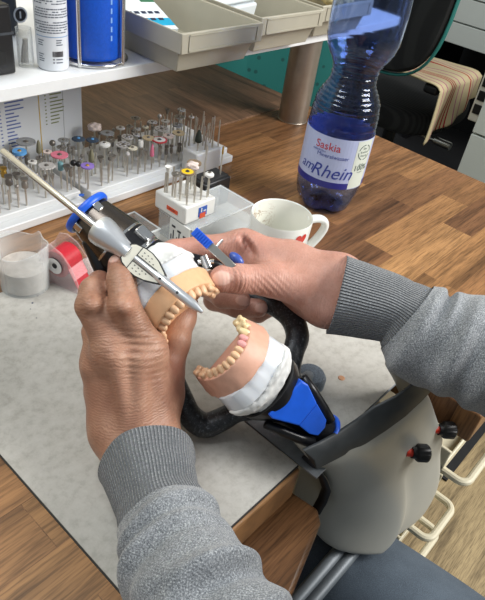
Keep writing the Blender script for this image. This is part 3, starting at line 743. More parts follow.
# blue tub in a wire holder
TB = mat('tub_blue', '0f55c8', .35, var=.08, vscale=300, bump=.25, bscale=350, bdist=.001)
tl, tr = P(62, 62, ZS), P(113, 50, ZS); tc2 = np.array([.468, .640]); rt2 = .0385
wt = thing('wipes_tub', 'bright blue round tub standing inside the wire holder', 'tub', (tc2[0], tc2[1], ZS))
m = MB(); m.lathe([(0, .0045), (rt2 - .006, .0045), (rt2 - .002, .006), (rt2, .010), (rt2, .100), (rt2 + .002, .101), (rt2 + .002, .118), (rt2 - .002, .121), (0, .121)], 56, 0, Matrix.Translation((tc2[0], tc2[1], ZS)), mis=[0] * 5 + [1, 1, 1]); m.build('tub', [TB, mat('lid_blue', '1a63cc', .3)], wt, smooth=40)
m = MB(); a2 = math.atan2(-tc2[1], -tc2[0])
for i in range(7): patch(m, *tc2, rt2 + .0003, a2 + .62, a2 + .68, ZS + .03 + i * .010, ZS + .036 + i * .010, 0, 3)
for i in range(5): patch(m, *tc2, rt2 + .0003, a2 - .35, a2 - .30, ZS + .040 + i * .012, ZS + .047 + i * .012, 0, 3)
m.build('printing', mat('pale_blue_print', '7ea6e2', .4), wt, smooth=None)
wh = thing('wire_holder', 'chrome wire holder around the blue tub', 'wire holder', (tc2[0] + .001, tc2[1], ZS))
rw2 = rt2 + .0045
m = MB(); m.torus(rw2, .0022, 56, 10, 0, Matrix.Translation((tc2[0], tc2[1], ZS + .0024))); m.build('base_ring', METAL, wh, smooth=180)
m = MB(); m.torus(rw2, .0022, 56, 10, 0, Matrix.Translation((tc2[0], tc2[1], ZS + .14))); m.build('top_ring', METAL, wh, smooth=180)
for da in (-.32, 1.02, 2.6, 4.1):
    a = a2 + da; q = (tc2[0] + (rw2 + .0005) * math.cos(a), tc2[1] + (rw2 + .0005) * math.sin(a))
    m = MB(); m.cyl((q[0], q[1], ZS + .0005), (q[0], q[1], ZS + .15), .0026, n=12); m.build('upright', METAL, wh, smooth=60)

# three open storage bins
BINM = mat('bin_greige', 'aaa594', .5, var=.04, vscale=30)
def bin_(label, xl, xr, yf, depth, zt):
    r = thing('storage_bin', label, 'storage bin', ((xl + xr) / 2, yf + depth / 2, ZS), 0, 'storage bins on the shelf')
    h = zt - ZS; z0 = ZS; m = MB(); w = .0022
    def ring(ins, z, lip=0): return [(xl + ins - lip, yf + ins * 1.6 - lip, z), (xr - ins + lip, yf + ins * 1.6 - lip, z), (xr - ins + lip, yf + depth - ins + lip, z), (xl + ins - lip, yf + depth - ins + lip, z)]
    loops = [ring(.011, z0), ring(.006, z0 + h * .50), ring(.0055, z0 + h * .52), ring(.0005, z0 + h * .52), ring(0, z0 + h * .54), ring(0, zt), ring(.0025, zt), ring(.0045, zt - .004), ring(.0075, z0 + h * .5), ring(.0125, z0 + .002)]
    vs = [p for L in loops for p in L]; fs = []
    for j in range(len(loops) - 1):
        for i in range(4): k = (i + 1) % 4; fs.append((j * 4 + i, j * 4 + k, j * 4 + 4 + k, j * 4 + 4 + i))
    fs.append((3, 2, 1, 0)); e = len(vs) - 4; fs.append((e, e + 1, e + 2, e + 3))
    m.add(vs, fs); m.build('bin', BINM, r, bevel=.0012, smooth=30)
    zc = z0 + h * .56
    m = MB(); m.box((xl + .012, yf - .0012, zc), (xr - .012, yf + .0002, zc + .0016)); m.box((xl + .012, yf - .0012, zt - .004), (xr - .012, yf + .0002, zt - .0026)); m.box((xr - .013, yf - .0012, zc), (xr - .0115, yf + .0002, zt - .0026)); m.box((xl + .0115, yf - .0012, zc), (xl + .013, yf + .0002, zt - .0026)); m.build('label_holder', BINM, r, smooth=None)
    return r
bin_('open greige storage bin nearest the blue tub, holding a packet', .520, .668, .535, .24, .966)
bin_('open greige storage bin between the two other bins', .684, .832, .552, .24, .966)
bin_('open greige storage bin nearest the bottle, filled with cream pads', .846, .994, .566, .22, .966)
PKT = [mat('packet_white', 'dfe6ea', .35), mat('packet_cyan', '17a0c8', .35), mat('packet_green', '2f6b4a', .4), mat('packet_ink', '1f2a44', .4)]
a, b = PY(167, 10, .60), PY(126, 8, .62)
Mp = frame((.566, .715, ZS + .034), (1, -.05, 0), (.05, -.35, .93))
m = MB(); m.box((-.02, -.06, -.006), (.065, .04, .006), 0, Mp); m.box((-.02, -.052, .0061), (.065, -.036, .0064), 1, Mp); m.box((.04, .0, .0061), (.065, .04, .0063), 2, Mp)
for i in range(6): m.box((-.012 + i * .012, -.026 , .0064), (-.004 + i * .012, -.021, .0067), 3, Mp)
for i in range(5): m.box((-.012 + i * .014, -.041 , .0064), (-.003 + i * .014, -.036, .0067), 3, Mp)
tag(m.build('packet', PKT, None, bevel=.001), 'white packet with cyan band lying in the bin nearest the blue tub', 'packet')
PADM = mat('cream_gauze', 'd9c896', .9, var=.2, vscale=120, bump=.6, bscale=250, bdist=.003)
for i, (x, y, z, r1, lb) in enumerate([(.935, .605, .967, .030, 'crumpled cream gauze pad at the front of the bin nearest the bottle'), (.890, .655, .972, .032, 'folded cream gauze pad at the left of the bin nearest the bottle'), (.955, .680, .972, .032, 'crumpled cream gauze pad at the back of the bin nearest the bottle')]):
    f = Field((x - .045, y - .045, z - .03), (x + .045, y + .045, z + .03), .0022)
    f.ell((x, y, z), (r1, r1 * .8, .017)); f.ell((x + .012, y - .01, z + .006), (r1 * .6, r1 * .5, .012)); V0 = f.p.reshape(-1, 3)
    f.d += lump(V0, 260, .0022, i).reshape(f.d.shape) + lump(V0, 600, .001, i + 9).reshape(f.d.shape)
    V, F = f.mesh(); m = MB(); m.add(V.tolist(), F.tolist()); tag(m.build('gauze_pad', PADM, None, smooth=180), lb, 'gauze pad', 'gauze pads in the storage bin')
for i, (x, y, z, cc, lb) in enumerate([(.74, .70, .950, 'cfd6da', 'pale folded cloth lying in the middle storage bin')]):
    m = MB(); Mq = frame((x, y, z), (1, .1, 0), (0, -.2, 1)); m.box((-.05, -.05, -.02), (.05, .05, .012), 0, Mq); m.box((-.048, -.046, .0125), (.05, .05, .02), 0, Mq); tag(m.build('folded_cloth', mat('cloth_pale', cc, .8), None, bevel=.004), lb, 'cloth')
# ------------------------------------------------------------------ the long bur stand and every bur in it
SW = mat('stand_white', 'd9dbdb', .42)
ls = thing('bur_stand', 'long white two-piece bur stand below the shelf with list panel', 'bur stand', (.4, .63, T))
m = MB(); m.box((.18, .586, T + .001), (.408, .688, .77)); m.box((.18, .572, T + .001), (.408, .586, .762)); m.build('base', SW, ls, bevel=.0015)
m = MB(); m.box((.416, .576, T + .001), (.675, .688, .77)); m.box((.416, .563, T + .001), (.675, .576, .762)); m.build('base', SW, ls, bevel=.0015)
CB, CG, CY2, CD = mat('list_blue', '5a6aa2', .6), mat('list_green', '7b8452', .6), mat('list_yellow', 'c9a63c', .6), mat('list_grey', 'b4b6b8', .6)
m = MB(); yb = .705; m.box((.10, yb, T + .001), (.497, yb + .006, .899), 0)
rr = random.Random(5)
def dash(x0, x1, z, h, mi): m.box((x0, yb - .0004, z), (x1, yb, z + h), mi)
z = .888
for i in range(27):
    dash(.362, .3645, z, .0015, 1); dash(.371, .3735, z, .0015, 1); dash(.380, .380 + rr.uniform(.010, .028), z, .0017, 1)
    z -= .0050
z = .888
for i in range(17):
    dash(.438, .4402, z, .0015, 2); dash(.446, .446 + rr.uniform(.010, .022), z, .0015, 2)
    z -= .0050
m.box((.4285, yb - .0004, .76), (.4297, yb, .899), 3); m.box((.466, yb - .0004, .76), (.4668, yb, .899), 4); m.box((.355, yb - .0004, .76), (.3557, yb, .899), 4)
m.build('list_panel', [mat('panel_white', 'd3d6d8', .35), CB, CG, CY2, CD], ls, smooth=None)
m = MB(); q = P(81, 195, .7701); m.lathe([(0, .0003), (.0032, .0003), (.0036, 0)], 18, 0, Matrix.Translation(q)); m.build('round_mark', mat('mark_blue', '2c62c4', .4), ls)

BS = mat('bur_steel', 'cac6bd', .36, .9); BH = mat('bur_dark_steel', '807b74', .4, .85); BH2 = mat('bur_mid_steel', 'a09c95', .38, .85)
KM = dict(grey=mat('stone_grey', '8b8d8e', .7, var=.15, vscale=500), lgrey=mat('stone_light_grey', 'b4b1ad', .7, var=.1, vscale=400), blue=mat('rubber_blue', '5a9bd4', .6), pink=mat('rubber_pink', 'd8798c', .6), purple=mat('rubber_purple', '8a72bd', .6), white=mat('rubber_white', 'dddcd7', .5), navy=mat('diamond_navy', '39485a', .5, var=.2), olive=mat('stone_olive', '7d7a63', .8), tan=mat('felt_tan', 'c8b694', .8), cream=mat('felt_cream', 'd8d2bc', .8), fluff=mat('brush_fluff', 'd3c3bb', .9, var=.2, vscale=300), red=mat('disc_red', 'c23a42', .5), teal=mat('rubber_teal', '6f9aa0', .6), hot=mat('stone_pink', 'd3728c', .7), yellow=mat('disc_yellow', 'e2bd1c', .45), brown=mat('disc_brown', '7a6852', .6), black=mat('hub_black', '1a1a1c', .4), brass=mat('brass', 'b89446', .35, .9), dkgreen=mat('holder_green', '2c332a', .6), mint=mat('mint_plastic', 'b9d9c8', .5), steel=BH, steel2=BH2)
LSH = .033                                  # shank height above the stand
def shank_mesh(h, tip):
    m = MB(); r = .00118
    if tip: m.lathe([(0, -.012), (r, -.012), (r, h * .62), (.0007, h * .68), (.0011, h * .74), (.0013, h * .9), (.0006, h), (0, h)], 10)
    else: m.lathe([(0, -.012), (r, -.012), (r, h), (0, h)], 10)
    o = m.build('rotary_bur', BS, None, smooth=50); return o
HEADS = {}
def disc(r, th, c, hub, rim=None, slots=0):
    m = MB(); n = 28; mats = [KM[c], KM[hub]] + ([KM[rim]] if rim else [])
    rz2 = r * .8 if rim else r
    m.lathe([(0, th * .5 + .0016), (.0013, th * .5 + .0015), (.0022, th * .5 + .0006), (r * .28, th * .5 + .0004), (r * .3, th * .5), (rz2, th * .5), (r, th * .4), (r, -th * .4), (r * .96, -th * .5), (0, -th * .5)], n, 0, mis=[1, 1, 1, 1, 0, 2 if rim else 0, 2 if rim else 0, 0, 0])
    if slots:
        for k in range(slots):
            a = 2 * PI * k / slots; M = Matrix.Rotation(a, 4, 'Z') @ Matrix.Translation((r * .62, 0, th * .5 + .0001)); m.lathe([(0, .0002), (r * .13, .0002), (r * .15, 0)], 10, 1, M)
    return m, mats
def head_mesh(kind, r, c, hub='steel', rim=None, slots=0):
    key = (kind, round(r, 4), c, hub, rim, slots)
    if key in HEADS: return HEADS[key]
    h = LSH
    if kind == 'disc': m, mats = disc(r, .0018, c, hub, rim, slots)
    elif kind == 'thin': m, mats = disc(r, .0007, c, hub, rim, slots)
    elif kind == 'wheel': m, mats = disc(r, .0038, c, hub, rim)
    elif kind == 'scallop':
        m, mats = disc(r * .9, .0022, c, hub)
        for k in range(14):
            a = 2 * PI * k / 14; m.ball((r * .86 * math.cos(a), r * .86 * math.sin(a), 0), .0022, 8, 0, (1, 1, .5))
    elif kind == 'knob': m = MB(); mats = [KM[c], KM[hub]]; m.lathe([(0, .0032), (.0018, .003), (.0024, .002), (r * .7, .0018), (r, 0), (r, -.002), (r * .5, -.0042), (.0014, -.005), (0, -.005)], 24, 0, mis=[1, 1, 0, 0, 0, 0, 0, 0])
    elif kind == 'cone': m = MB(); mats = [KM[c]]; m.lathe([(0, .006), (r * .35, .0045), (r * .7, 0), (r * .95, -.007), (r, -.011), (r * .8, -.0125), (0, -.0125)], 18, 0)
    elif kind == 'cylinder': m = MB(); mats = [KM[c]]; m.lathe([(0, .004), (r * .8, .004), (r, .003), (r, -.0065), (r * .6, -.0075), (0, -.0075)], 18, 0)
    elif kind == 'cup': m = MB(); mats = [KM[c]]; m.lathe([(0, .0012), (r * .7, .003), (r, .0034), (r * .9, .0018), (r * .35, -.004), (.0012, -.005), (0, -.005)], 20, 0)
    elif kind == 'ball': m = MB(); mats = [KM[c]]; m.ball((0, 0, 0), r, 14, 0)
    elif kind == 'collet': m = MB(); mats = [KM[c]]; m.lathe([(0, .004), (r, .0035), (r, .001), (r * .6, 0), (r * .9, -.003), (r * .9, -.008), (r * .5, -.010), (0, -.010)], 16, 0)
    elif kind == 'fluff':
        mats = [KM[c]]; f = Field((-r * 1.4, -r * 1.4, -r), (r * 1.4, r * 1.4, r), .0008)
        f.ell((0, 0, 0), (r, r, r * .62)); V0 = f.p.reshape(-1, 3); f.d += lump(V0, 900, .0011, 4).reshape(f.d.shape) + lump(V0, 2200, .0004, 6).reshape(f.d.shape)
        V, F = f.mesh(); m = MB(); m.add(V.tolist(), F.tolist())
    o = m.build('head', mats, None, smooth=40); HEADS[key] = o; return o
SHK = {}
def bur(x, y, zb, kind=None, r=0, c='grey', label=None, h=LSH, hub='steel', rim=None, slots=0, tilt=0, group=None, shank_tip=False):
    key = (round(h, 4), shank_tip)
    if key not in SHK: s = shank_mesh(h, shank_tip); SHK[key] = [s, False]
    s, used = SHK[key]
    if used: s = s.copy(); COL.objects.link(s)
    SHK[key][1] = True
    s.location = (x, y, zb); s.rotation_euler = (tilt * rr.uniform(-1, 1), tilt * rr.uniform(-1, 1), rr.uniform(0, 6))
    tag(s, label, 'bur', group)
    if kind:
        hd = head_mesh(kind, r, c, hub, rim, slots)
        if hd.parent is not None: hd = hd.copy(); COL.objects.link(hd)
        hd.parent = s; hd.location = (0, 0, h)
    return s
ZT = .77; G = 'burs in the long white stand'
named = [  # pixel of the head, kind, radius, colour, label, extras
 (24, 141, 'disc', .0125, 'grey', 'large flat grey disc bur in front of the blue list', {}),
 (38, 144, 'cone', .0036, 'olive', 'pointed olive stone bur standing behind the pink disc bur', {}),
 (19, 152, 'wheel', .0088, 'blue', 'light blue rubber wheel bur behind the steel rod', {'hub': 'brass'}),
 (59, 155, 'disc', .0108, 'pink', 'pink rubber disc bur near the white list panel', {}),
 (52, 143, 'ball', .0042, 'steel', 'small dark round-headed bur left of the two grey discs', {}),
 (63, 140, 'thin', .0075, 'grey', 'thin grey disc bur, the rear one behind the pink disc', {'slots': 6}),
 (61, 147, 'thin', .0065, 'steel2', 'thin steel disc bur just above the pink disc', {'slots': 5}),
 (78, 139, 'scallop', .0085, 'navy', 'dark navy diamond disc bur close to the panel edge', {'hub': 'blue'}),
 (92, 140, 'scallop', .0080, 'navy', 'dark navy diamond disc bur just right of the panel edge', {'hub': 'blue'}),
 (32, 162, 'disc', .0055, 'white', 'small white disc bur between blue wheel and ragged grey disc', {}),
 (46, 166, 'scallop', .0105, 'lgrey', 'ragged pale grey disc bur in front of the pink disc', {}),
 (60, 165, 'cylinder', .0034, 'teal', 'teal rubber cylinder bur under the pink disc', {}),
 (87, 166, 'disc', .0085, 'purple', 'purple rubber disc bur at the front edge of the stand', {'hub': 'brass'}),
 (94, 127, 'fluff', .0098, 'fluff', 'fluffy off-white round brush bur beside the list panel', {}),
 (107, 133, 'thin', .0095, 'grey', 'thin plain grey disc bur right of the fluffy brush', {}),
 (104, 144, 'knob', .0078, 'white', 'white knob-shaped rubber bur in the long stand', {}),
 (91, 153, 'cone', .0040, 'olive', 'tall olive stone bur left of the white knob bur', {}),
 (120, 128, 'disc', .0062, 'lgrey', 'small pale disc bur with a screw tip in the back row', {}),
 (129, 126, 'disc', .0048, 'steel2', 'tiny dark disc bur beside the screw-tipped disc', {}),
 (135, 118, 'thin', .0078, 'steel2', 'thin dark mesh disc bur standing highest in the back row', {'slots': 8}),
 (137, 129, 'disc', .0045, 'lgrey', 'tiny pale disc bur below the high mesh disc', {}),
 (145, 127, 'disc', .0045, 'cream', 'tiny cream disc bur in the back row', {}),
 (127, 137, 'disc', .0085, 'lgrey', 'pale grey disc bur with a ring of holes in mid stand', {'slots': 8}),
 (136, 135, 'disc', .0050, 'lgrey', 'small pale disc bur beside the holed grey disc', {}),
 (110, 140, 'thin', .0068, 'steel2', 'thin steel disc bur behind the white knob bur', {'slots': 5}),
 (123, 145, 'disc', .0105, 'lgrey', 'large slotted pale disc bur near the front right', {'slots': 7}),
 (132, 148, 'disc', .0068, 'cream', 'cream felt disc bur tucked beside the large slotted disc', {}),
 (148, 138, 'disc', .0085, 'tan', 'tan felt disc bur left of the red-rimmed disc', {}),
 (159, 140, 'disc', .0108, 'white', 'white disc bur with a broad red rim', {'rim': 'red'}),
 (140, 143, 'cylinder', .0038, 'white', 'white upright cylinder bur beside the cream felt disc', {}),
 (154, 149, 'cone', .0030, 'hot', 'small pink pointed stone bur below the red-rimmed disc', {}),
 (127, 154, 'ball', .0036, 'lgrey', 'small pale round bur below the large slotted disc', {}),
 (100, 159, 'cup', .0042, 'steel', 'small dark steel cup bur in front of the white knob', {}),
 (112, 158, 'cup', .0048, 'steel2', 'small grey steel cup bur right of the dark cup bur', {}),
 (152, 122, 'thin', .0075, 'lgrey', 'thin light disc bur in the back row right of the mesh disc', {'slots': 5}),
 (165, 121, 'thin', .0068, 'lgrey', 'thin pale disc bur behind the red-rimmed disc', {}),
 (167, 111, 'cup', .0040, 'steel', 'dark cup-shaped bur highest behind the red-rimmed disc', {}),
 (159, 116, 'ball', .0034, 'lgrey', 'small pale round bur beside the dark cup-shaped bur', {}),
 (181, 110, 'disc', .0065, 'grey', 'grey disc bur, the rear one of the far right cluster', {'slots': 5}),
 (179, 117, 'scallop', .0085, 'steel2', 'dark toothed disc bur in the far right cluster', {}),
 (191, 117, 'disc', .0045, 'lgrey', 'tiny pale disc bur farthest right in the long stand', {}),
 (177, 125, 'disc', .0080, 'grey', 'flat grey disc bur below the toothed disc', {'slots': 6}),
 (161, 129, 'disc', .0102, 'lgrey', 'pale disc bur with big round holes behind the red-rimmed disc', {'slots': 6}),
 (178, 133, 'disc', .0092, 'tan', 'tan abrasive disc bur right of the red-rimmed disc', {}),
 (168, 136, 'disc', .0080, 'fluff', 'pinkish felt disc bur touching the red-rimmed disc', {}),
 (3, 170, 'collet', .0042, 'brass', 'brass-topped dark bur at the left picture edge', {}),
 (8, 178, 'collet', .0048, 'steel', 'dark collet-headed bur below the steel rod, left one', {}),
 (16, 176, 'cup', .0048, 'steel', 'steel cup bur below the steel rod', {}),
 (24, 181, 'collet', .0044, 'steel2', 'grey collet-headed bur below the steel rod, right one', {}),
 (66, 168, 'cup', .0046, 'steel', 'dark cup bur beside the teal cylinder bur', {}),
 (73, 163, 'ball', .0042, 'black', 'small black round bur left of the purple disc', {}),
 (78, 164, 'ball', .0038, 'black', 'small black round bur touching the purple disc', {}),
 (40, 158, 'disc', .0060, 'steel2', 'grey steel disc bur behind the ragged pale disc', {'slots': 5}),
 (10, 148, 'cone', .0030, 'steel2', 'slim steel pointed bur at the left beside the blue wheel', {}),
 (47, 152, 'disc', .0058, 'fluff', 'dusky pink small disc bur left of the pink disc', {}),
]
occ = []
for px, py, kind, r, c, lab, kw in named:
    q = P(px, py, ZT + LSH); q[1] = min(max(q[1], .583), .682); lo = .188 if q[0] < .412 else .424
    occ.append((q[0], q[1])); bur(q[0], q[1], ZT, kind, r, c, lab, group=G, **kw)
# bare shanks filling the remaining holes of the grid
n = 0
for (xa, xb, ya, yb2, dx, dy) in ((.300, .402, .594, .68, .0125, .0145), (.426, .60, .583, .68, .0125, .0145)):
    x = xa
    while x < xb:
        y = ya
        while y < yb2:
            X, Y = x + rr.uniform(-.0015, .0015), y + rr.uniform(-.0015, .0015)
            if min(math.hypot(X - a, Y - b) for a, b in occ) > .0065 and rr.random() < .8:
                hh = rr.choice([.024, .026, .028])
                if rr.random() < .4: bur(X, Y, ZT, rr.choice(['collet', 'cup', 'ball']), rr.choice([.0026, .003]), rr.choice(['steel', 'steel2']), 'plain steel bur with a small dark head standing low in the long stand', hh, group='small-headed steel burs in the long stand', tilt=.03)
                else: bur(X, Y, ZT, None, 0, 'grey', 'plain bare steel bur shank standing low in the long stand', hh, group='bare bur shanks in the long stand', tilt=.03)
                occ.append((X, Y))
            y += dy
        x += dx
# tall bare needles at the right end
for ix in range(5):
    for iy in range(5):
        X, Y = .604 + ix * .0135 + rr.uniform(-.002, .002), .584 + iy * .0195 + rr.uniform(-.003, .003)
        if min(math.hypot(X - a, Y - b) for a, b in occ) < .006: continue
        hh = rr.choice([.034, .040, .046]); occ.append((X, Y))
        bur(X, Y, ZT, None, 0, 'grey', 'tall slim steel needle bur at the right end of the long stand', hh, group='needle burs at the right end of the long stand', tilt=.05, shank_tip=True)
# burs in the small block
zb = .81
for px, py, kind, r, c, lab, kw in [
 (187, 172, 'disc', .0088, 'yellow', 'yellow disc bur with black centre in the small block', {'hub': 'black', 'rim': 'brown'}),
 (209, 174, 'knob', .0056, 'white', 'white knob bur at the right of the small block', {}),
 (197, 162, 'disc', .0088, 'brown', 'brown disc bur with brass centre behind the yellow disc', {'hub': 'brass'}),
 (192, 166, 'fluff', .0078, 'fluff', 'pinkish fluffy brush bur behind the yellow disc', {}),
 (168, 169, 'cup', .0042, 'white', 'small white cup bur at the left of the small block', {}),
 (176, 174, 'disc', .0058, 'steel2', 'dull steel disc bur left of the yellow disc', {})]:
    q = P(px, py, zb + .031); q[0] = min(max(q[0], .446), .485); q[1] = min(max(q[1], .432), .476)
    bur(q[0], q[1], zb, kind, r, c, lab, .031, group='burs in the small white block', **kw)
for ix in range(4):
    for iy in range(4):
        X, Y = .447 + ix * .0118, .433 + iy * .0125
        if rr.random() < .75: bur(X + rr.uniform(-.001, .001), Y, zb, None, 0, 'grey', 'plain bare steel bur shank in the small white block', rr.choice([.022, .026, .03]), group='bare bur shanks in the small white block', tilt=.03)
# two in the black holder, one olive and some needles in the rear block
bur(.537, .493, T + .044, None, 0, 'grey', 'slim steel bur standing left in the black holder', .046, shank_tip=True)
bur(.563, .488, T + .044, 'cylinder', .0013, 'brass', 'slim steel bur with brass band standing right in the black holder', .036, shank_tip=False)
bur(.585, .555, T + .045, 'cone', .0052, 'dkgreen', 'dark green pointed bur in the rear white block', .026)
for k in range(4): bur(.597 + k * .0075, .552 + .012 * (k % 2), T + .045, None, 0, 'grey', 'slim steel needle bur in the rear white block', .04 + .004 * (k % 3), group='needle burs in the rear white block', shank_tip=True, tilt=.04)
# ------------------------------------------------------------------ suction hood hung in the bench recess
HG = mat('hood_grey', 'a3a39b', .34, var=.03, vscale=25, bump=.05, bscale=60, bdist=.002); RUB = mat('hood_rubber', '2b2f31', .5, var=.2, vscale=90)
hd = thing('suction_hood', 'grey plastic suction hood with black rubber lip at the bench front', 'suction hood', (.39, .12, .60))
rows = [(.784, (313, 462), (384, 425), (431, 385)), (.764, (318, 469), (389, 437), (435, 397)), (.745, (322, 472), (391, 447), (438, 409)), (.715, (328, 484), (396, 466), (445, 429)), (.700, (332, 494), (398, 476), (448, 439)), (.685, (333, 501), (400, 484), (450, 450)),
        (.655, (330, 514), (402, 504), (451, 471)), (.628, (322, 528), (401, 524), (448, 490)), (.604, (324, 546), (393, 544), (436, 512)), (.593, (340, 556), (382, 554), (420, 528))]
m = MB(); vs = []; NR = len(rows); C7 = 13
for i, (z, l, c, r) in enumerate(rows):
    led = .007 if i >= 5 else 0; bk_ = np.array([.003, .012, 0]) if i == 0 else 0                                  # the panel steps back under the knobs
    L, Cc, R = P(*l, z) + bk_, P(*c, z) + bk_, P(*r, z + (.020 if i < 2 else .008 if i == 2 else 0)) + bk_
    nr = nrm([.45, -.9, 0]); R2 = R - nr * led; K = Cc
    ml = (L + K) / 2 + np.array([0, -.006, 0]); mr2 = (K + R2) / 2 - nr * led * .4
    pts = [L + [.012, .050, 0], L + [.002, .02, 0], L, L * .75 + K * .25 + [0, -.005, 0], ml, L * .2 + K * .8 + [0, -.0035, 0], K, K * .9 + R2 * .1, K * .75 + R2 * .25 - nr * led, mr2, K * .15 + R2 * .85, R2, R2 + [-.006, .045, 0]]
    vs += [tuple(p) for p in pts]
fs = [(i * C7 + j, (i + 1) * C7 + j, (i + 1) * C7 + j + 1, i * C7 + j + 1) for i in range(NR - 1) for j in range(C7 - 1)]
e = (NR - 1) * C7; fs += [(e + j, e + C7 - 1 - j, e + C7 - 2 - j, e + j + 1) for j in range(C7 // 2 - 1)] + [(e + 5, e + 7, e + 6)]
m.add(vs, fs); m.build('shell', HG, hd, smooth=180, sub=2, solid=.0025, soloff=-1)
up = [(303, 451), (320, 443), (338, 433), (356, 421), (374, 408), (396, 397), (414, 384), (428, 374)]
lo = [(316, 470), (332, 462), (349, 453), (366, 444), (386, 431), (405, 417), (421, 402), (434, 388)]
m = MB(); U = [P(*p, z) for p, z in zip(up, (.789, .789, .789, .790, .795, .806, .820, .834))]; Lo = [P(*p, z) for p, z in zip(lo, (.769, .769, .769, .770, .774, .782, .793, .804))]; vs = []
for a, b in zip(U, Lo):
    mid = a * .45 + b * .55 + np.array([.001, -.002, .003]); bk = np.array([.0015, .004, 0.0])
    vs += [tuple(a), tuple(mid), tuple(b), tuple(b + bk), tuple(mid + bk), tuple(a + bk * .6)]
k = 6; fs = []
for i in range(len(up) - 1):
    for j in range(k): fs.append((i * k + j, i * k + (j + 1) % k, (i + 1) * k + (j + 1) % k, (i + 1) * k + j))
fs.append(tuple(range(k))[::-1]); fs.append(tuple(range((len(up) - 1) * k, len(up) * k)))
m.add(vs, fs); m.build('rubber_lip', RUB, hd, smooth=50, bevel=.0008)
m = MB(); m.box((.301, .115, .7503), (.338, .195, .7522)); m.box((.338, .127, .7490), (.48, .19, .7501)); m.build('flange', mat('flange_grey', '8f959b', .4, .5, var=.12, vscale=200), hd, smooth=None)
m = MB(); st = [P(304, 455, .757), P(312, 466, .752), P(322, 478, .735), P(326, 489, .715), P(322, 500, .695), P(315, 512, .68)]
m.tube(st, .005, 8, flat=((1, 0, 0), .35)); m.build('bracket', BLACKP, hd, bevel=.0005)
REDC = mat('knob_red', 'd23a24', .4)
for (px, py), zz in (((403, 452), .720), ((430, 429), .722)):
    b = P(px, py, zz); ax = nrm([.72, -.69, -.03]); b = b + ax * .002
    M = frame(b, (0, 0, 1), ax)
    m = MB(); m.lathe([(0, 0), (.0042, 0), (.0042, .0062), (0, .0062)], 24, 0, M); col = m.build('red_collar', REDC, hd)
    m = MB(); m.lathe([(0, .0062), (.0056, .0062), (.0060, .010), (.0080, .0115), (.0084, .013), (.0084, .0215), (.0076, .0230), (.0062, .0230), (.0056, .0212), (0, .0212)], 72, 0, M, wob=lambda a, z: 1 + (.055 * (1 if math.sin(a * 14) > 0 else 0) if .0115 < z < .0225 else 0))
    m.build('knob', BLACKP, hd, smooth=30)
# ------------------------------------------------------------------ dental casts and the articulator halves that carry them
def view_frame(px, py, d, u, th, k=1.0):
    o = D(px, py, d); tc = nrm(CP - o); th = math.radians(th)
    ni = RM[:, 0] * u[0] - RM[:, 1] * u[1]; ni = nrm(ni - tc * (ni @ tc))
    n = math.cos(th) * ni + math.sin(th) * tc; a = math.cos(th) * tc - math.sin(th) * ni; x = np.cross(a, n)
    M = Matrix.Identity(4)
    for i in range(3): M[i][0], M[i][1], M[i][2], M[i][3] = x[i] * k, a[i] * k, n[i] * k, o[i]
    return M
def on_local(M, px, py, y):             # point of the cast's own plane y on a sight line
    Mi = np.array(M.inverted()); o = Mi[:3, :3] @ CP + Mi[:3, 3]; r = Mi[:3, :3] @ ray(px, py)
    return o + r * ((y - o[1]) / r[1])
ML = view_frame(240, 364, .47, (-.77, -.64), 25, .47 / .53)
MU = view_frame(170, 300, .475, (.71, .70), 21, 1.0)
GUM = mat('cast_tan', 'dcae84', .55, var=.05, vscale=160, sss=.0); GUMP = mat('cast_tan_pink', 'd2a18a', .5, var=.06, vscale=160)
PL = mat('plaster_white', 'd9dad8', .75, var=.03, vscale=120, bump=.25, bscale=220, bdist=.0012)
PLATE = NT('white_split_plate'); PLATE.b.inputs['Base Color'].default_value = lin('dde1e6'); PLATE.b.inputs['Roughness'].default_value = .25; PLATE.b.inputs['Subsurface Weight'].default_value = .25; PLATE.b.inputs['Subsurface Radius'].default_value = (.006, .007, .009); PLATE.b.inputs['Subsurface Scale'].default_value = 1; PLATE = PLATE.m
TOOTH = mat('tooth_tan', 'dcb48e', .4); TOOTHC = mat('tooth_cream', 'dcc89c', .22); TOOTHP = mat('tooth_pink', 'd69a96', .45); MARK = mat('red_mark', 'b2433a', .5)
def arch(n, w, ap, pw=2.0):             # horseshoe, open to -y
    pts = []
    for i in range(n):
        t = -1 + 2 * i / (n - 1); a = t * PI / 2 * 1.0
        pts.append((w * math.sin(a) * (1 - .04 * abs(t)), ap * math.cos(a) ** .85 - .021 - .002 * abs(t) ** 3))
    return np.array(pts)
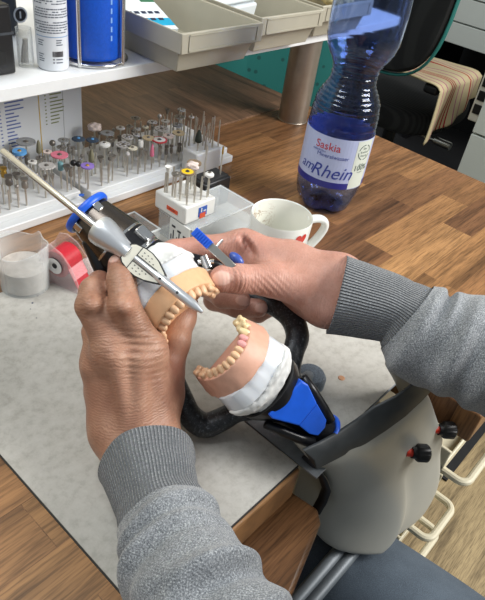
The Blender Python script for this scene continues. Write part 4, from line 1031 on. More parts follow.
def cast(name, label, M, gum, htot, wb, wt, ap, sign, teeth_spec, notes):
    root = thing(name, label, 'dental cast', M.translation, 0, 'dental casts')
    A = arch(41, 1, 1)
    f = Field((-.040, -.030, -.004), (.040, .036, htot + .006), .0009)
    X, Y, Z = f.p[..., 0], f.p[..., 1], f.p[..., 2]
    fz = np.clip(Z / htot, 0, 1); wz = wb + (wt - wb) * fz
    C = np.stack([A[:, 0], A[:, 1]], 1)
    # distance to the arch line in plan, width shrinking upwards
    U = X / wz; best = np.full(X.shape, 9.0)
    pl = np.stack([A[:, 0] * 1.0, (A[:, 1] + .021) * ap - .021], 1)
    for i in range(len(pl) - 1):
        ax, ay = pl[i][0] * 1, pl[i][1]; bx, by = pl[i + 1]
        dx, dy = (bx - ax) * wz, by - ay; px_, py_ = X - ax * wz, Y - ay
        h = np.clip((px_ * dx + py_ * dy) / (dx * dx + dy * dy + 1e-12), 0, 1)
        best = np.minimum(best, np.hypot(px_ - h * dx, py_ - h * dy))
    ridge = np.maximum(best - (.0062 - .0022 * fz), np.maximum(-Z, Z - htot * .80))
    # filled floor of the horseshoe
    inside = np.maximum(Y + .021 - ap, np.abs(X) - wz * np.sqrt(np.clip(1 - np.clip((Y + .021) / ap, 0, 1) ** 2, 0, 1)))
    floor_ = np.maximum(np.maximum(inside, -.0235 - Y), np.maximum(-Z, Z - htot * .38))
    f.d = smin(ridge, floor_, .003) - .0006
    V0 = f.p.reshape(-1, 3); f.d += lump(V0, 500, .00022, 3).reshape(f.d.shape)
    V, F = f.mesh(); m = MB(); m.add(V.tolist(), F.tolist(), 0, M); m.build('gum_base', gum, root, smooth=180)
    # teeth along the ridge
    for i, (t, wd, hh, kind) in enumerate(teeth_spec):
        a = t * PI / 2; tx, ty = wt * math.sin(a) * .985, ap * abs(math.cos(a)) ** .85 - .021 - .002 * abs(t) ** 3
        dx, dy = wt * math.cos(a), -ap * .85 * math.sin(a); ang = math.atan2(dy, dx)
        ml = abs(t) > .56
        Mt = M @ Matrix.Translation((tx, ty, htot * .80)) @ Matrix.Rotation(ang, 4, 'Z')
        dp = (.0044 if ml else .0034) + notes; hh += notes + (.0016 if kind == 'c' else 0); dp += .0008 if kind == 'c' else 0
        f = Field((-.009, -.009, -.010), (.009, .009, .010), .0007)
        f.ell((0, 0, -.001), (wd * .52, dp, hh), k=.001)
        if ml:
            for q in ((-1, -1), (1, -1), (-1, 1), (1, 1)): f.ell((q[0] * wd * .22, q[1] * dp * .45, hh * .62), (wd * .26, dp * .42, .0020), k=.0012)
        else: f.ell((0, .0003, hh * .5), (wd * .46, dp * .5, hh * .55), k=.0018)
        V, F = f.mesh(); m = MB(); m.add(V.tolist(), F.tolist(), 0, Mt)
        tm = {'c': TOOTHC, 'p': TOOTHP, 't': TOOTH, 'r': TOOTH}[kind]
        o = m.build('tooth', tm, root, smooth=180)
        if kind == 'c': o['label'] = 'glossy cream crown'
        if kind == 'p': o['label'] = 'pink wax tooth'
    return root
def tooth_row(n, kinds):
    out = []; t = -.93
    wid = [.0092, .0098, .0074, .0068, .0072, .0062, .0066]; wid = (wid + wid[::-1])[:14]
    s = sum(wid); acc = 0
    for i, w in enumerate(wid):
        t = -.97 + 1.94 * (acc + w / 2) / s; acc += w
        hh = .0048 if i in (0, 1, 12, 13) else .0056
        out.append((t, w * .98, hh, kinds[i]))
    return out
lower = cast('dental_cast', 'tan lower jaw cast with cream crowns on white plates, mounted upright', ML, GUMP, .024, .0335, .0290, .049, 1, tooth_row(14, 'cccpptttttttrr'), .0012)
upper = cast('dental_cast', 'tan upper jaw cast held in the left hand behind the metal pin', MU, GUM, .0185, .0325, .0295, .047, 1, tooth_row(14, 'tttttttttttttt'), .0010)
# red articulating marks on the end teeth of the upper cast
m = MB()
for i, (x, y) in enumerate(((-.0275, -.0125), (-.0262, -.006), (-.0285, -.018), (-.0255, .0005))):
    m.ball((x, y, .0185), .0021, 10, 0, (1, 1, .6), MU)
o = m.build('colour_marks', MARK, upper, smooth=180); o['label'] = 'red contact marks on the cast edge'
def plates(root, M, w, ap, z0, z1, z2, seed):
    # split plate with upright grooves, then lumpy mounting plaster
    N = 96
    def outl(a, s):
        c, sn = math.cos(a), math.sin(a)
        r = 1 / ((abs(c) / (w)) ** 2.6 + (abs(sn) / (ap if sn > 0 else .030)) ** 2.6) ** (1 / 2.6)
        return r * s
    m = MB(); loops = [(z0 + .0005, .93), (z0 - .0005, .97), (z0 * .6 + z1 * .4, 1.0), (z1, 1.03), (z1, .5)]
    vs = []
    for j, (z, s) in enumerate(loops):
        for i in range(N):
            a = 2 * PI * i / N; g = 1 - (.022 * (1 if (i // 3) % 3 == 0 else 0) if j in (1, 2) else 0)
            r = outl(a, s) * g; vs.append((r * math.cos(a), r * math.sin(a), z))
    fs = [(j * N + i, (j + 1) * N + i, (j + 1) * N + (i + 1) % N, j * N + (i + 1) % N) for j in range(len(loops) - 1) for i in range(N)]
    fs.append(tuple(range(N))); fs.append(tuple(range((len(loops) - 1) * N, len(loops) * N))[::-1])
    m.add(vs, fs, 0, M); m.build('split_plate', PLATE, root, smooth=30)
    f = Field((-.042, -.040, z2 - .004), (.042, .046, z1 + .004), .0014)
    X, Y, Z = f.p[..., 0], f.p[..., 1], f.p[..., 2]
    a = np.arctan2(Y, X); c, sn = np.abs(np.cos(a)), np.abs(np.sin(a)); aa = np.where(Y > 0, ap, .030)
    r = 1 / ((c / w) ** 2.4 + (sn / aa) ** 2.4) ** (1 / 2.4)
    tz = np.clip((z1 - Z) / (z1 - z2), 0, 1)
    rad = np.hypot(X, Y) - r * (1.05 - .26 * tz ** 1.6)
    f.d = np.maximum(rad, np.maximum(Z - z1, z2 - Z)); f.d = f.d - .0005
    V0 = f.p.reshape(-1, 3); f.d += (lump(V0 * [1, 1, 2.5], 210, .0016, seed) + lump(V0, 700, .0004, seed + 5)).reshape(f.d.shape)
    V, F = f.mesh(); m = MB(); m.add(V.tolist(), F.tolist(), 0, M); m.build('plaster_base', PL, root, smooth=180)
plates(lower, ML, .0362, .0335, 0, -.0165, -.033, 21)
plates(upper, MU, .0350, .0325, 0, -.0135, -.036, 33)

# lower articulator half: black holder with blue clamp wedge, hammered black arms, foot pad
CAST = NT('hammered_black'); v = CAST.coord(); nz = CAST.noise(v, 420, 4, .7); CAST.l(CAST.ramp(nz, [(.3, '16181b'), (.56, '2b2e32'), (.74, '70767d')]), CAST.b.inputs['Base Color'])
CAST.b.inputs['Roughness'].default_value = .38; CAST.b.inputs['Metallic'].default_value = .15; CAST.bump(nz, .35, .0008); CAST = CAST.m
BLUEP = mat('clamp_blue', '1b5bd2', .35, var=.08, vscale=90, bump=.06, bscale=500)
la = thing('articulator_frame', 'black lower articulator half with blue wedge clamp leaning on the hood', 'articulator', ML @ Vector((0, 0, -.1)))
m = MB(); m.lathe([(0, -.0335), (.0335, -.0335), (.0325, -.040), (.0265, -.050), (.021, -.064), (.0175, -.088), (.0180, -.108), (.0165, -.112), (0, -.112)], 48, 0, ML); m.build('mounting_holder', DARKM, la, smooth=40)
m = MB(); m.torus(.0178, .0026, 48, 10, 0, ML @ Matrix.Translation((0, 0, -.1125))); m.build('blue_ring', BLUEP, la, smooth=180)
yf = .0300
top = [on_local(ML, *p, yf) for i, p in enumerate([(268, 415), (274, 406), (302, 381), (308, 385), (317, 404), (299, 426), (272, 419)])]
mid = [on_local(ML, *p, yf) for p in ((299, 426), (317, 404))]; low = [on_local(ML, *p, yf - .006) for p in ((327, 421), (326, 429), (319, 437), (309, 434))]
zt_ = (mid[0][2] + mid[1][2]) / 2
for p in low: p[1] = yf - .30 * max(zt_ - p[2], 0)
m = MB(); n = len(top); vs = [tuple(p) for p in top] + [(p[0], yf - .016, p[2]) for p in top]
fs = [tuple(range(n)), tuple(range(2 * n - 1, n - 1, -1))] + [(i, n + i, n + (i + 1) % n, (i + 1) % n) for i in range(n)]
m.add(vs, fs, 0, ML); m.build('clamp_wedge', BLUEP, la, smooth=None, bevel=.0012)
q = [top[5], top[4]] + low; n = len(q); m = MB(); vs = [(p[0], p[1] - .0004, p[2]) for i, p in enumerate(q)] + [(p[0], p[1] - .012, p[2]) for p in q]
fs = [tuple(range(n)), tuple(range(2 * n - 1, n - 1, -1))] + [(i, n + i, n + (i + 1) % n, (i + 1) % n) for i in range(n)]
m.add(vs, fs, 0, ML); m.build('clamp_heel', BLUEP, la, smooth=None, bevel=.0008)
for s in (-1, 1):
    m = MB(); pts = [ML @ Vector((s * .027, .013, -.050)), ML @ Vector((s * .0225, .0155, -.066)), ML @ Vector((s * .0175, .0165, -.084)), ML @ Vector((s * .0125, .0185, -.098))]
    m.tube(pts, [.0035, .0045, .0045, .0045], 10); m.build('side_rail', DARKM, la, smooth=180)
def spl(pts, rad, k=5):
    pts = np.array([np.asarray(p, float) for p in pts]); n = len(pts); o = []; r = []
    for i in range(n - 1):
        p0, p1, p2, p3 = pts[max(i - 1, 0)], pts[i], pts[i + 1], pts[min(i + 2, n - 1)]
        for q in range(k):
            t = q / k; o.append(.5 * ((2 * p1) + (p2 - p0) * t + (2 * p0 - 5 * p1 + 4 * p2 - p3) * t * t + (3 * p1 - p0 - 3 * p2 + p3) * t ** 3)); r.append(rad[i] * (1 - t) + rad[i + 1] * t)
    o.append(pts[-1]); r.append(rad[-1]); return [tuple(x) for x in o], r
m = MB(); m.tube(*spl([D(288, 408, .505), D(262, 409, .51), D(238, 411, .512), D(220, 420, .513), D(204, 425, .512), D(190, 416, .508), D(182, 399, .505), D(174, 378, .50), D(166, 356, .50)], [.011, .0095, .0100, .0110, .0118, .0115, .0105, .009, .008]), 16, flat=((0, 0, 1), .85)); m.build('arm', CAST, la, smooth=180)
m = MB(); m.tube(*spl([D(296, 398, .52), D(290, 372, .525), D(293, 352, .528), D(297, 335, .537), D(290, 317, .545), D(272, 304, .553), D(252, 296, .560), D(236, 288, .564)], [.009, .0090, .0098, .0112, .0115, .0110, .0098, .008]), 16, flat=((0, 0, 1), .85)); m.build('arm', CAST, la, smooth=180)
pc = P(309, 379, .760); m = MB(); m.lathe([(0, -.008), (.0125, -.008), (.0155, -.005), (.0155, .004), (.013, .008), (.006, .0095), (0, .0095)], 40, 0, Matrix.Translation(pc)); m.tube([pc + np.array([-.004, 0, .006]), D(300, 384, .535), D(294, 392, .522)], [.006, .007, .008], 12)
m.build('foot_pad', mat('speckled_grey', '6c7681', .45, .1, var=.35, vscale=700), la, smooth=40)

# upper articulator half held in the left hand
ua = thing('articulator_frame', 'black and steel upper articulator half with blue ring in the hand', 'articulator', D(110, 232, .475))
E0, E1 = D(86, 212, .478), D(152, 276, .482); AX = nrm(E1 - E0); Lb = np.linalg.norm(E1 - E0)
tcv = nrm(CP - E0); MA = frame(E0, np.cross(tcv, AX), AX)          # y towards the viewer's side of the body
GM = mat('gunmetal', '5d5650', .25, .9, var=.08, vscale=60)
m = MB(); m.lathe([(0, .001), (.0165, .001), (.0175, .004), (.0235, .034), (.0240, .035), (.0240, .0365), (.0236, .037), (.0243, .040), (.0250, .052), (.0246, .0525), (.0252, .0555), (.0248, .056), (.0258, .060), (.0268, Lb + .006), (0, Lb + .006)], 48, 0, MA, mis=[1, 1, 0, 0, 2, 2, 1, 1, 1, 2, 2, 1, 1, 1]); m.build('holder_body', [GM, DARKM, METAL], ua, smooth=30)
m = MB(); m.torus(.0190, .0019, 56, 12, 0, MA @ Matrix.Translation((0, 0, .0005)), 1.7); m.build('blue_ring', BLUEP, ua, smooth=180)
m = MB(); m.lathe([(0, -.002), (.0085, -.002), (.012, .0005), (.0178, .002), (.0178, .003), (0, .003)], 40, 0, MA); m.build('end_plate', DARKM, ua, smooth=40)
for an in (60, 135):
    Mk = MA @ Matrix.Rotation(math.radians(an), 4, 'Z'); m = MB(); m.box((.0155, -.0032, .003), (.0198, .0032, .0105), 0, Mk); m.build('clamp', METAL, ua, bevel=.0008)
Mk = MA @ Matrix.Rotation(math.radians(42), 4, 'Z'); m = MB(); m.box((.0225, -.0055, .040), (.0280, .0055, .054), 0, Mk); m.build('locking_lug', METAL, ua, bevel=.0016, seg=3)
# lower left wing of the body seen between the fingers
m = MB(); m.tube(*spl([D(92, 240, .475), D(100, 262, .474), D(105, 280, .476)], [.009, .008, .006]), 12); m.build('wing', DARKM, ua, smooth=180)
# incisal pin
T0, T1 = D(2, 151, .478), D(203, 313, .432); AP = nrm(T1 - T0); LP = np.linalg.norm(T1 - T0)
MP = frame(T0, np.cross(nrm(CP - T1), AP), AP)
def sx_(px, py): w = D(px, py, .448); q = np.array(MP.inverted()) @ np.append(w, 1); return q[2]
s1, s2, s3, s4, s5 = sx_(72, 207), sx_(99, 228), sx_(126, 250), sx_(142, 263), sx_(168, 285)
pin = m = MB(); m.lathe([(0, 0), (.0026, 0), (.0029, .0005), (.0029, s2), (0, s2)], 24, 0, MP); rod = m.build('pin_rod', mat('rod_steel', 'd6d5d2', .22, .95), ua, smooth=40)
ALU = mat('satin_aluminium', 'd6d9dc', .32, .75)
m = MB(); m.lathe([(0, s2 - .003), (.0112, s2 - .003), (.0118, s2 - .001), (.0115, s2 + .004), (.0098, s2 + .012), (.0076, s3 - .006), (.0066, s3), (.0066, s3 + .004), (0, s3 + .004)], 40, 0, MP); m.build('pin_sleeve', ALU, ua, smooth=40)
SCL = mat('scale_cream', 'e2dfd0', .35, .2); 
m = MB(); wp = [(s3 + .001, .0066), (s3 + .004, .0088), (s4 - .002, .0108), (s4 + .004, .0110), (s4 + .012, .0092), (s5 - .003, .0048), (s5 + .001, .0018)]
poly = [(w, s) for s, w in wp] + [(-w, s) for s, w in wp[::-1]]
Ms = MP @ Matrix.Rotation(PI / 2, 4, 'X') @ Matrix.Diagonal((1, 1, -1, 1))
def scale_plate(sc, y0, y1, mi, sd=0):
    n = len(poly); cs = np.mean(poly, 0); pl = [(cs[0] + (x - cs[0]) * sc, cs[1] + (s - cs[1]) * sc) for x, s in poly]
    vs = [(x, y0, s) for x, s in pl] + [(x, y1, s) for x, s in pl]
    m.add(vs, [tuple(range(n)), tuple(range(n, 2 * n))[::-1]] + [(i, i + n, (i + 1) % n + n, (i + 1) % n) for i in range(n)], mi, MP)
scale_plate(1.0, .0005, .0042, 1); scale_plate(.93, .0042, .0046, 0)
for s in (-1, 1):
    m.box((s * .0026 - .0003, .0046, s4 - .004), (s * .0026 + .0003, .0049, s5 - .006), 1, MP)
    for i in range(4):
        for j in range(2 if i < 3 else 1): m.box((s * (.0044 + j * .0028) - .0003, .0046, s4 - .001 + i * .0036), (s * (.0044 + j * .0028) + .0003, .0049, s4 + i * .0036), 1, MP)
m.box((-.0100, .0046, s4 - .0045), (.0100, .0049, s4 - .004), 1, MP)
m.build('scale_plate', [SCL, BLACKP], ua, smooth=None)
m = MB(); m.lathe([(0, s4 - .004), (.0024, s4 - .004), (.0026, s5 - .010), (.0036, s5 - .006), (.0037, LP - .010), (.0032, LP - .007), (.0012, LP), (0, LP)], 28, 0, MP @ Matrix.Translation((0, .0035, 0)))
m.build('pin_tip', ALU, ua, smooth=30)
m = MB()
for s in (s5 - .003, s5 + .014): m.lathe([(0, .0003), (.0010, .0003), (.0011, 0)], 12, 0, MP @ Matrix.Translation((-.0004, .0070, s)) @ Matrix.Rotation(-PI / 2, 4, 'X'))
m.build('pin_dots', BLACKP, ua, smooth=None)
# condylar lever with blue caps near the right thumb
b0, b1 = D(196, 233, .492), D(233, 268, .486); ab = nrm(b1 - b0); lb = np.linalg.norm(b1 - b0); MBr = frame(b0, np.cross(nrm(CP - b0), ab), ab)
m = MB(); m.box((-.0034, -.0018, .004), (.0034, .0018, lb), 0, MBr); lv = m.build('lever', STEEL, ua, bevel=.0006)
m = MB(); m.box((-.0038, -.0032, -.002), (.0038, .0042, .016), 0, MBr)
for i in range(6): m.box((-.0039, .0042, .001 + i * .0024), (.0039, .0050, .0022 + i * .0024), 0, MBr)
m.build('blue_grip', BLUEP, lv, bevel=.0005)
m = MB(); m.cyl(D(212, 251, .493), D(222, 240, .497), .0013, n=12); m.cyl(D(203, 256, .50), D(208, 268, .50), .004, n=16); m.cyl(D(198, 262, .502), D(214, 262, .500), .0026, n=12); m.build('pivot', METAL, ua)
m = MB(); Mq = frame(D(236, 259, .497), nrm(np.cross(nrm(CP - b0), ab)), ab); m.ball((0, 0, 0), 1, 20, 0, (.0042, .0042, .0075), Mq); m.build('blue_knob', mat('knob_blue', '3c57a8', .3), ua, smooth=180)
m = MB(); m.tube([D(158, 262, .492), D(180, 256, .505), D(204, 262, .505), D(225, 268, .50)], [.006, .005, .005, .004], 12); m.build('crossbar', DARKM, ua, smooth=180)
# ------------------------------------------------------------------ the technician
def skin(name, pal, pal2, red):
    t = NT(name); b = t.b; v = t.coord()
    at = t.n('ShaderNodeAttribute', attribute_name='crease'); an = t.n('ShaderNodeAttribute', attribute_name='nail'); ar = t.n('ShaderNodeAttribute', attribute_name='red')
    n1 = t.noise(v, 48, 4, .65); n2 = t.noise(v, 700, 3, .6)
    sd_ = t.n('ShaderNodeAttribute', attribute_name='side'); lo = pal[1]
    c = t.mix(sd_.outputs['Fac'], t.ramp(n1, [(.3, pal[1]), (.5, pal[0]), (.72, pal[2])]), t.ramp(n1, [(.3, pal2[1]), (.5, pal2[0]), (.72, pal2[2])]))
    c = t.mix(t.math('MULTIPLY', ar.outputs['Fac'], .65), c, lin(red))
    c = t.mix(t.ramp(n2, [(.46, (0, 0, 0, 1)), (.8, (.3, .3, .3, 1))]), c, lin(lo))
    c = t.mix(an.outputs['Fac'], c, lin('e0b7a8'))
    t.l(c, b.inputs['Base Color'])
    b.inputs['Roughness'].default_value = .46; b.inputs['Specular IOR Level'].default_value = .4
    b.inputs['Subsurface Weight'].default_value = .12; b.inputs['Subsurface Radius'].default_value = (.006, .0025, .0015); b.inputs['Subsurface Scale'].default_value = 1
    # fine skin lines across the hand
    ph = t.math('ADD', t.math('MULTIPLY', at.outputs['Fac'], 2700.0), t.math('MULTIPLY', t.noise(v, 55, 4, .65), 34.0))
    w = t.math('SINE', ph); w = t.math('MULTIPLY', w, t.ramp(t.noise(v, 45, 2), [(.3, (.15, .15, .15, 1)), (.65, (1, 1, 1, 1))]))
    w = t.math('MULTIPLY', w, t.math('SUBTRACT', 1.0, an.outputs['Fac']))
    t.bump(w, .19, .0007); t.bump(n2, .25, .0005)
    return t.m
SKL = skin('skin', ('a17a63', '8e6955', 'b18c74'), ('c39382', 'b58472', 'cfa292'), 'b87468'); 
def add_attr(me, name, vals):
    a = me.attributes.new(name, 'FLOAT', 'POINT'); a.data.foreach_set('value', np.asarray(vals, np.float32))
def chain(f, pts, rad, k=.004, k0=None):
    for i in range(len(pts) - 1): f.cone(pts[i], pts[i + 1], rad[i], rad[i + 1], k0 if (i == 0 and k0) else k)
H = .0011
# ---- left hand: back of the hand up, fingers bent over the upper articulator half
lw = D(140, 432, .462); LA0 = D(147, 450, .455); LA1 = D(158, 500, .421)
Lm = dict(i=D(146, 352, .452), m=D(115, 352, .447), r=D(102, 364, .464), p=D(104, 392, .476))
fl = Field(*[fn([D(*q) for q in ((70, 250, .40), (70, 480, .56), (205, 250, .56), (205, 480, .42), (130, 240, .47), (100, 300, .41), (150, 530, .40), (190, 500, .46))], axis=0) + s for fn, s in ((np.min, -.01), (np.max, .01))], H)
wl1, wl2 = D(119, 428, .464), D(151, 430, .466)
fl.cone(LA1 + RM[:, 0] * -.007, wl1, .0235, .0205, .01); fl.cone(LA1 + RM[:, 0] * .007, wl2, .0235, .0195, .01)
hb = [(wl1, Lm['p'], .0205, .0125), (wl1, Lm['r'], .0200, .0145), (wl1 * .5 + wl2 * .5, Lm['m'], .0200, .0140), (wl2, Lm['i'], .0195, .0140)]
for a, b, r1, r2 in hb: fl.cone(a, b, r1, r2, .012)
fl.cone(D(112, 385, .470), D(150, 375, .470), .015, .016, .014)
fl.ell(D(164, 395, .480), (.0155, .0155, .0155), k=.014)                        # ball of the thumb
chain(fl, [Lm['i'], D(124, 306, .437), D(121, 280, .447), D(119, 265, .456)], [.0140, .0112, .0108, .0088], .003, .007)
chain(fl, [Lm['m'], D(90, 306, .442), D(93, 291, .450), D(99, 282, .463)], [.0140, .0110, .0104, .0092], .003, .007)
chain(fl, [Lm['r'], D(95, 332, .470), D(99, 318, .484), D(110, 314, .494)], [.0125, .0102, .0092, .0082], .003, .012)
chain(fl, [Lm['p'], D(103, 360, .492), D(106, 346, .500), D(116, 342, .508)], [.0115, .0090, .0082, .0074], .003, .010)
fl.cone(Lm['i'], Lm['m'], .0135, .0135, .010); fl.cone(Lm['m'], Lm['r'], .0135, .013, .010)
chain(fl, [D(153, 415, .480), D(166, 372, .484), D(175, 342, .489), D(182, 318, .502), D(187, 304, .510)], [.0165, .0135, .0115, .0108, .0092], .005, .010)
# knuckle relief
for c, r in ((D(123, 306, .4265), .0062), (D(91, 304, .432), .0058), (D(92, 368, .452), .0060)): fl.ell(c, (r, r, r * .8), k=.006)
def creases(f, c, ax, n, sp, amp, rad):   # short skin folds across a joint
    q = f.sub(np.asarray(c) - rad * 1.6, np.asarray(c) + rad * 1.6); p = f.p[q] - c; ax = nrm(ax)
    s = p @ ax; d2 = np.linalg.norm(p, axis=-1)
    f.d[q] = f.d[q] + amp * np.exp(-(d2 / rad) ** 2) * (.5 + .5 * np.cos(2 * PI * s / sp + 2.0 * np.sin(160 * (p @ np.array([.7, .5, .3])))))
creases(fl, D(122, 297, .428), Lm['i'] - D(124, 306, .437), 3, .0032, .0007, .009)
creases(fl, D(90, 296, .431), Lm['m'] - D(93, 304, .440), 3, .0032, .0007, .009)
creases(fl, D(137, 357, .440), lw - Lm['i'], 3, .0046, .0016, .018)
creases(fl, D(150, 352, .443), lw - Lm['i'], 3, .0048, .0009, .012)
for a, b in ((D(128, 425, .44), D(116, 360, .433)), (D(140, 425, .44), D(141, 362, .437))): fl.cone(a, b, .0042, .0042, .010)   # tendons
# ---- right hand: thumb and index pinch the lever, other fingers curl under
RA1 = D(396, 312, .508); rw1, rw2 = D(338, 279, .518), D(326, 303, .520)
Rm = dict(i=D(243, 247, .535), m=D(256, 263, .556), r=D(268, 280, .570), p=D(280, 294, .580))
fr = Field(*[fn([D(*q) for q in ((140, 230, .50), (140, 280, .60), (215, 260, .46), (420, 270, .46), (420, 350, .56), (270, 330, .62), (270, 220, .58), (300, 330, .47))], axis=0) + s for fn, s in ((np.min, -.012), (np.max, .012))], H)
fr.cone(RA1 + RM[:, 1] * .003, rw1, .0200, .0185, .010); fr.cone(RA1 - RM[:, 1] * .005, rw2, .0200, .0185, .010)
for a, b, r1, r2 in ((rw1, Rm['i'], .0185, .0150), (rw1, Rm['m'], .0185, .0140), (rw2, Rm['r'], .0180, .0130), (rw2, Rm['p'], .0175, .0120)): fr.cone(a, b, r1, r2, .012)
fr.cone(D(290, 262, .535), D(262, 265, .540), .018, .014, .012)
chain(fr, [Rm['i'], D(203, 248, .532), D(174, 251, .526), D(156, 256, .520)], [.0140, .0112, .0100, .0090], .003, .010)
chain(fr, [D(305, 288, .512), D(270, 280, .505), D(238, 279, .494), D(223, 279, .490)], [.0180, .0140, .0118, .0116], .005, .012)
fr.cone(D(252, 252, .530), D(268, 276, .520), .0085, .010, .012)                # web between thumb and index
chain(fr, [Rm['m'], D(205, 285, .560), D(222, 297, .540), D(240, 300, .530)], [.0128, .0108, .0100, .0088], .003, .008)
chain(fr, [Rm['r'], D(214, 300, .575), D(236, 307, .556), D(258, 308, .546)], [.0120, .0102, .0096, .0086], .003, .008)
chain(fr, [Rm['p'], D(240, 310, .592), D(258, 314, .578), D(272, 308, .566)], [.0108, .0088, .0082, .0074], .003, .008)
fr.cut(D(236, 256, .512), (.014, .010, .012), k=.007); fr.cut(D(247, 245, .519), (.0022, .010, .006), M=np.stack([nrm(RM[:, 0] * .85 + RM[:, 1] * .5), nrm(RM[:, 0] * .5 - RM[:, 1] * .85), RM[:, 2]], 1), k=.005)
fr.ell(D(240, 278, .484), (.006, .006, .006), k=.006)
creases(fr, D(238, 280, .482), D(270, 280, .505) - D(223, 279, .49), 3, .0036, .0012, .011)
creases(fr, D(268, 292, .493), D(300, 265, .5) - D(262, 300, .5), 3, .0046, .0008, .016)
creases(fr, D(243, 240, .520), Rm['i'] - rw1, 3, .0045, .0006, .012)
# thumb nail and finger nails: low plates
NAILS = [('r', D(221, 278, .4785), D(236, 278, .482), .0058, .0085), ('r', D(243, 301, .5215), D(232, 299, .53), .0042, .0058), ('r', D(262, 308, .538), D(250, 308, .545), .0042, .0056), ('l', D(114, 259, .452), D(119, 268, .455), .0042, .0052)]
def to_mesh(f, cut_o, cut_n):
    V, F = f.mesh(); bm = bmesh.new(); vs = [bm.verts.new(p) for p in V]
    for q in F: bm.faces.new([vs[i] for i in q])
    kill = [v for v in bm.verts if (np.array(v.co) - cut_o) @ cut_n > 0]
    bmesh.ops.delete(bm, geom=kill, context='VERTS')
    return bm
# ---- arms, trunk, head, legs
EL, ER = np.array([.105, -.045, .800]), np.array([.475, -.06, .850])
SL, SR = np.array([.125, -.26, 1.03]), np.array([.475, -.26, 1.04])
PV = np.array([.30, -.40, .52]); CH = np.array([.30, -.30, .92]); NK = np.array([.30, -.275, 1.10]); HDc = np.array([.305, -.215, 1.27])
KL, KR = np.array([.215, .10, .50]), np.array([.385, .10, .50]); AL, AR = np.array([.20, .14, .08]), np.array([.40, .14, .08])
def trunk(f, o, arms=True, legs=True, head=True):
    f.cone(PV + [-.07, 0, 0], CH + [-.07, 0, 0], .115 + o, .125 + o, .05); f.cone(PV + [.07, 0, 0], CH + [.07, 0, 0], .115 + o, .125 + o, .05)
    f.cone(CH + [-.05, 0, .06], SL + [.05, 0, -.02], .11 + o, .06 + o, .05); f.cone(CH + [.05, 0, .06], SR + [-.05, 0, -.02], .11 + o, .06 + o, .05)
    if arms:
        for S, E in ((SL, EL), (SR, ER)): f.cone(S, E, .054 + o, .038 + o, .03)
    if legs:
        for s, K, A in ((-1, KL, AL), (1, KR, AR)):
            f.cone(PV + [s * .085, .02, -.01], K, .092 + o, .070 + o, .03); f.cone(K, A, .062 + o, .042 + o, .02)
    if head:
        f.cone(CH + [0, 0, .1], NK + [0, .01, .06], .07 + o, .056 + o, .03); f.ell(HDc + [0, -.01, .02], (.076, .096, .10), k=.02); f.ell(HDc + [0, .03, -.055], (.055, .06, .06), k=.03)
        f.cone(HDc + [0, .085, .015], HDc + [0, .108, -.022], .010, .015, .012)
        for s in (-1, 1): f.ell(HDc + [s * .078, -.01, -.01], (.010, .022, .032), k=.006); f.cut(HDc + [s * .031, .093, .012], (.014, .010, .009), k=.008)
        f.cut(HDc + [0, .092, -.062], (.022, .010, .003), k=.004)
fb = Field((.0, -.56, .03), (.62, .22, 1.42), .0075); trunk(fb, 0)
fb.cone(EL, LA1, .036, .021, .02); fb.cone(ER, RA1, .036, .021, .02)
for A in (AL, AR): fb.cone(A + [0, -.01, -.03], A + [0, .12, -.042], .035, .026, .02)
V, F = fb.mesh(); bm = bmesh.new(); vv = [bm.verts.new(p) for p in V]
for q in F: bm.faces.new([vv[i] for i in q])
dl, dr = nrm(LA1 - lw), nrm(RA1 - (rw1 + rw2) / 2)
cl, cr = LA1 - dl * .012, RA1 - dr * .012
kill = [v for v in bm.verts if ((np.array(v.co) - cl - dl * .012) @ dl < 0 and np.linalg.norm(np.array(v.co) - cl) < .07) or ((np.array(v.co) - cr - dr * .012) @ dr < 0 and np.linalg.norm(np.array(v.co) - cr) < .07)]
bmesh.ops.delete(bm, geom=kill, context='VERTS')
nb = len(bm.verts)
for f, c, d in ((fl, cl, dl), (fr, cr, dr)):
    hb_ = to_mesh(f, c, d); me = bpy.data.meshes.new('tmp'); hb_.to_mesh(me); hb_.free(); bm.from_mesh(me); bpy.data.meshes.remove(me)
bm.verts.ensure_lookup_table(); 
for c in (cl, cr):
    be = [e for e in bm.edges if e.is_boundary and (np.array(e.verts[0].co) - c) @ (np.array(e.verts[0].co) - c) < .07 ** 2]
    try: bmesh.ops.bridge_loops(bm, edges=be)
    except Exception as ex: print('bridge', ex)
bmesh.ops.recalc_face_normals(bm, faces=bm.faces)
me = bpy.data.meshes.new('person'); bm.to_mesh(me); bm.free()
me.materials.append(SKL); me.polygons.foreach_set('use_smooth', [True] * len(me.polygons))
X = np.empty(len(me.vertices) * 3); me.vertices.foreach_get('co', X); X = X.reshape(-1, 3)
isL = np.linalg.norm(X - lw, axis=1) < np.linalg.norm(X - rw1, axis=1)
al, ar_ = nrm(lw - (Lm['i'] + Lm['r']) / 2), nrm(rw1 - (Rm['i'] + Rm['m']) / 2)
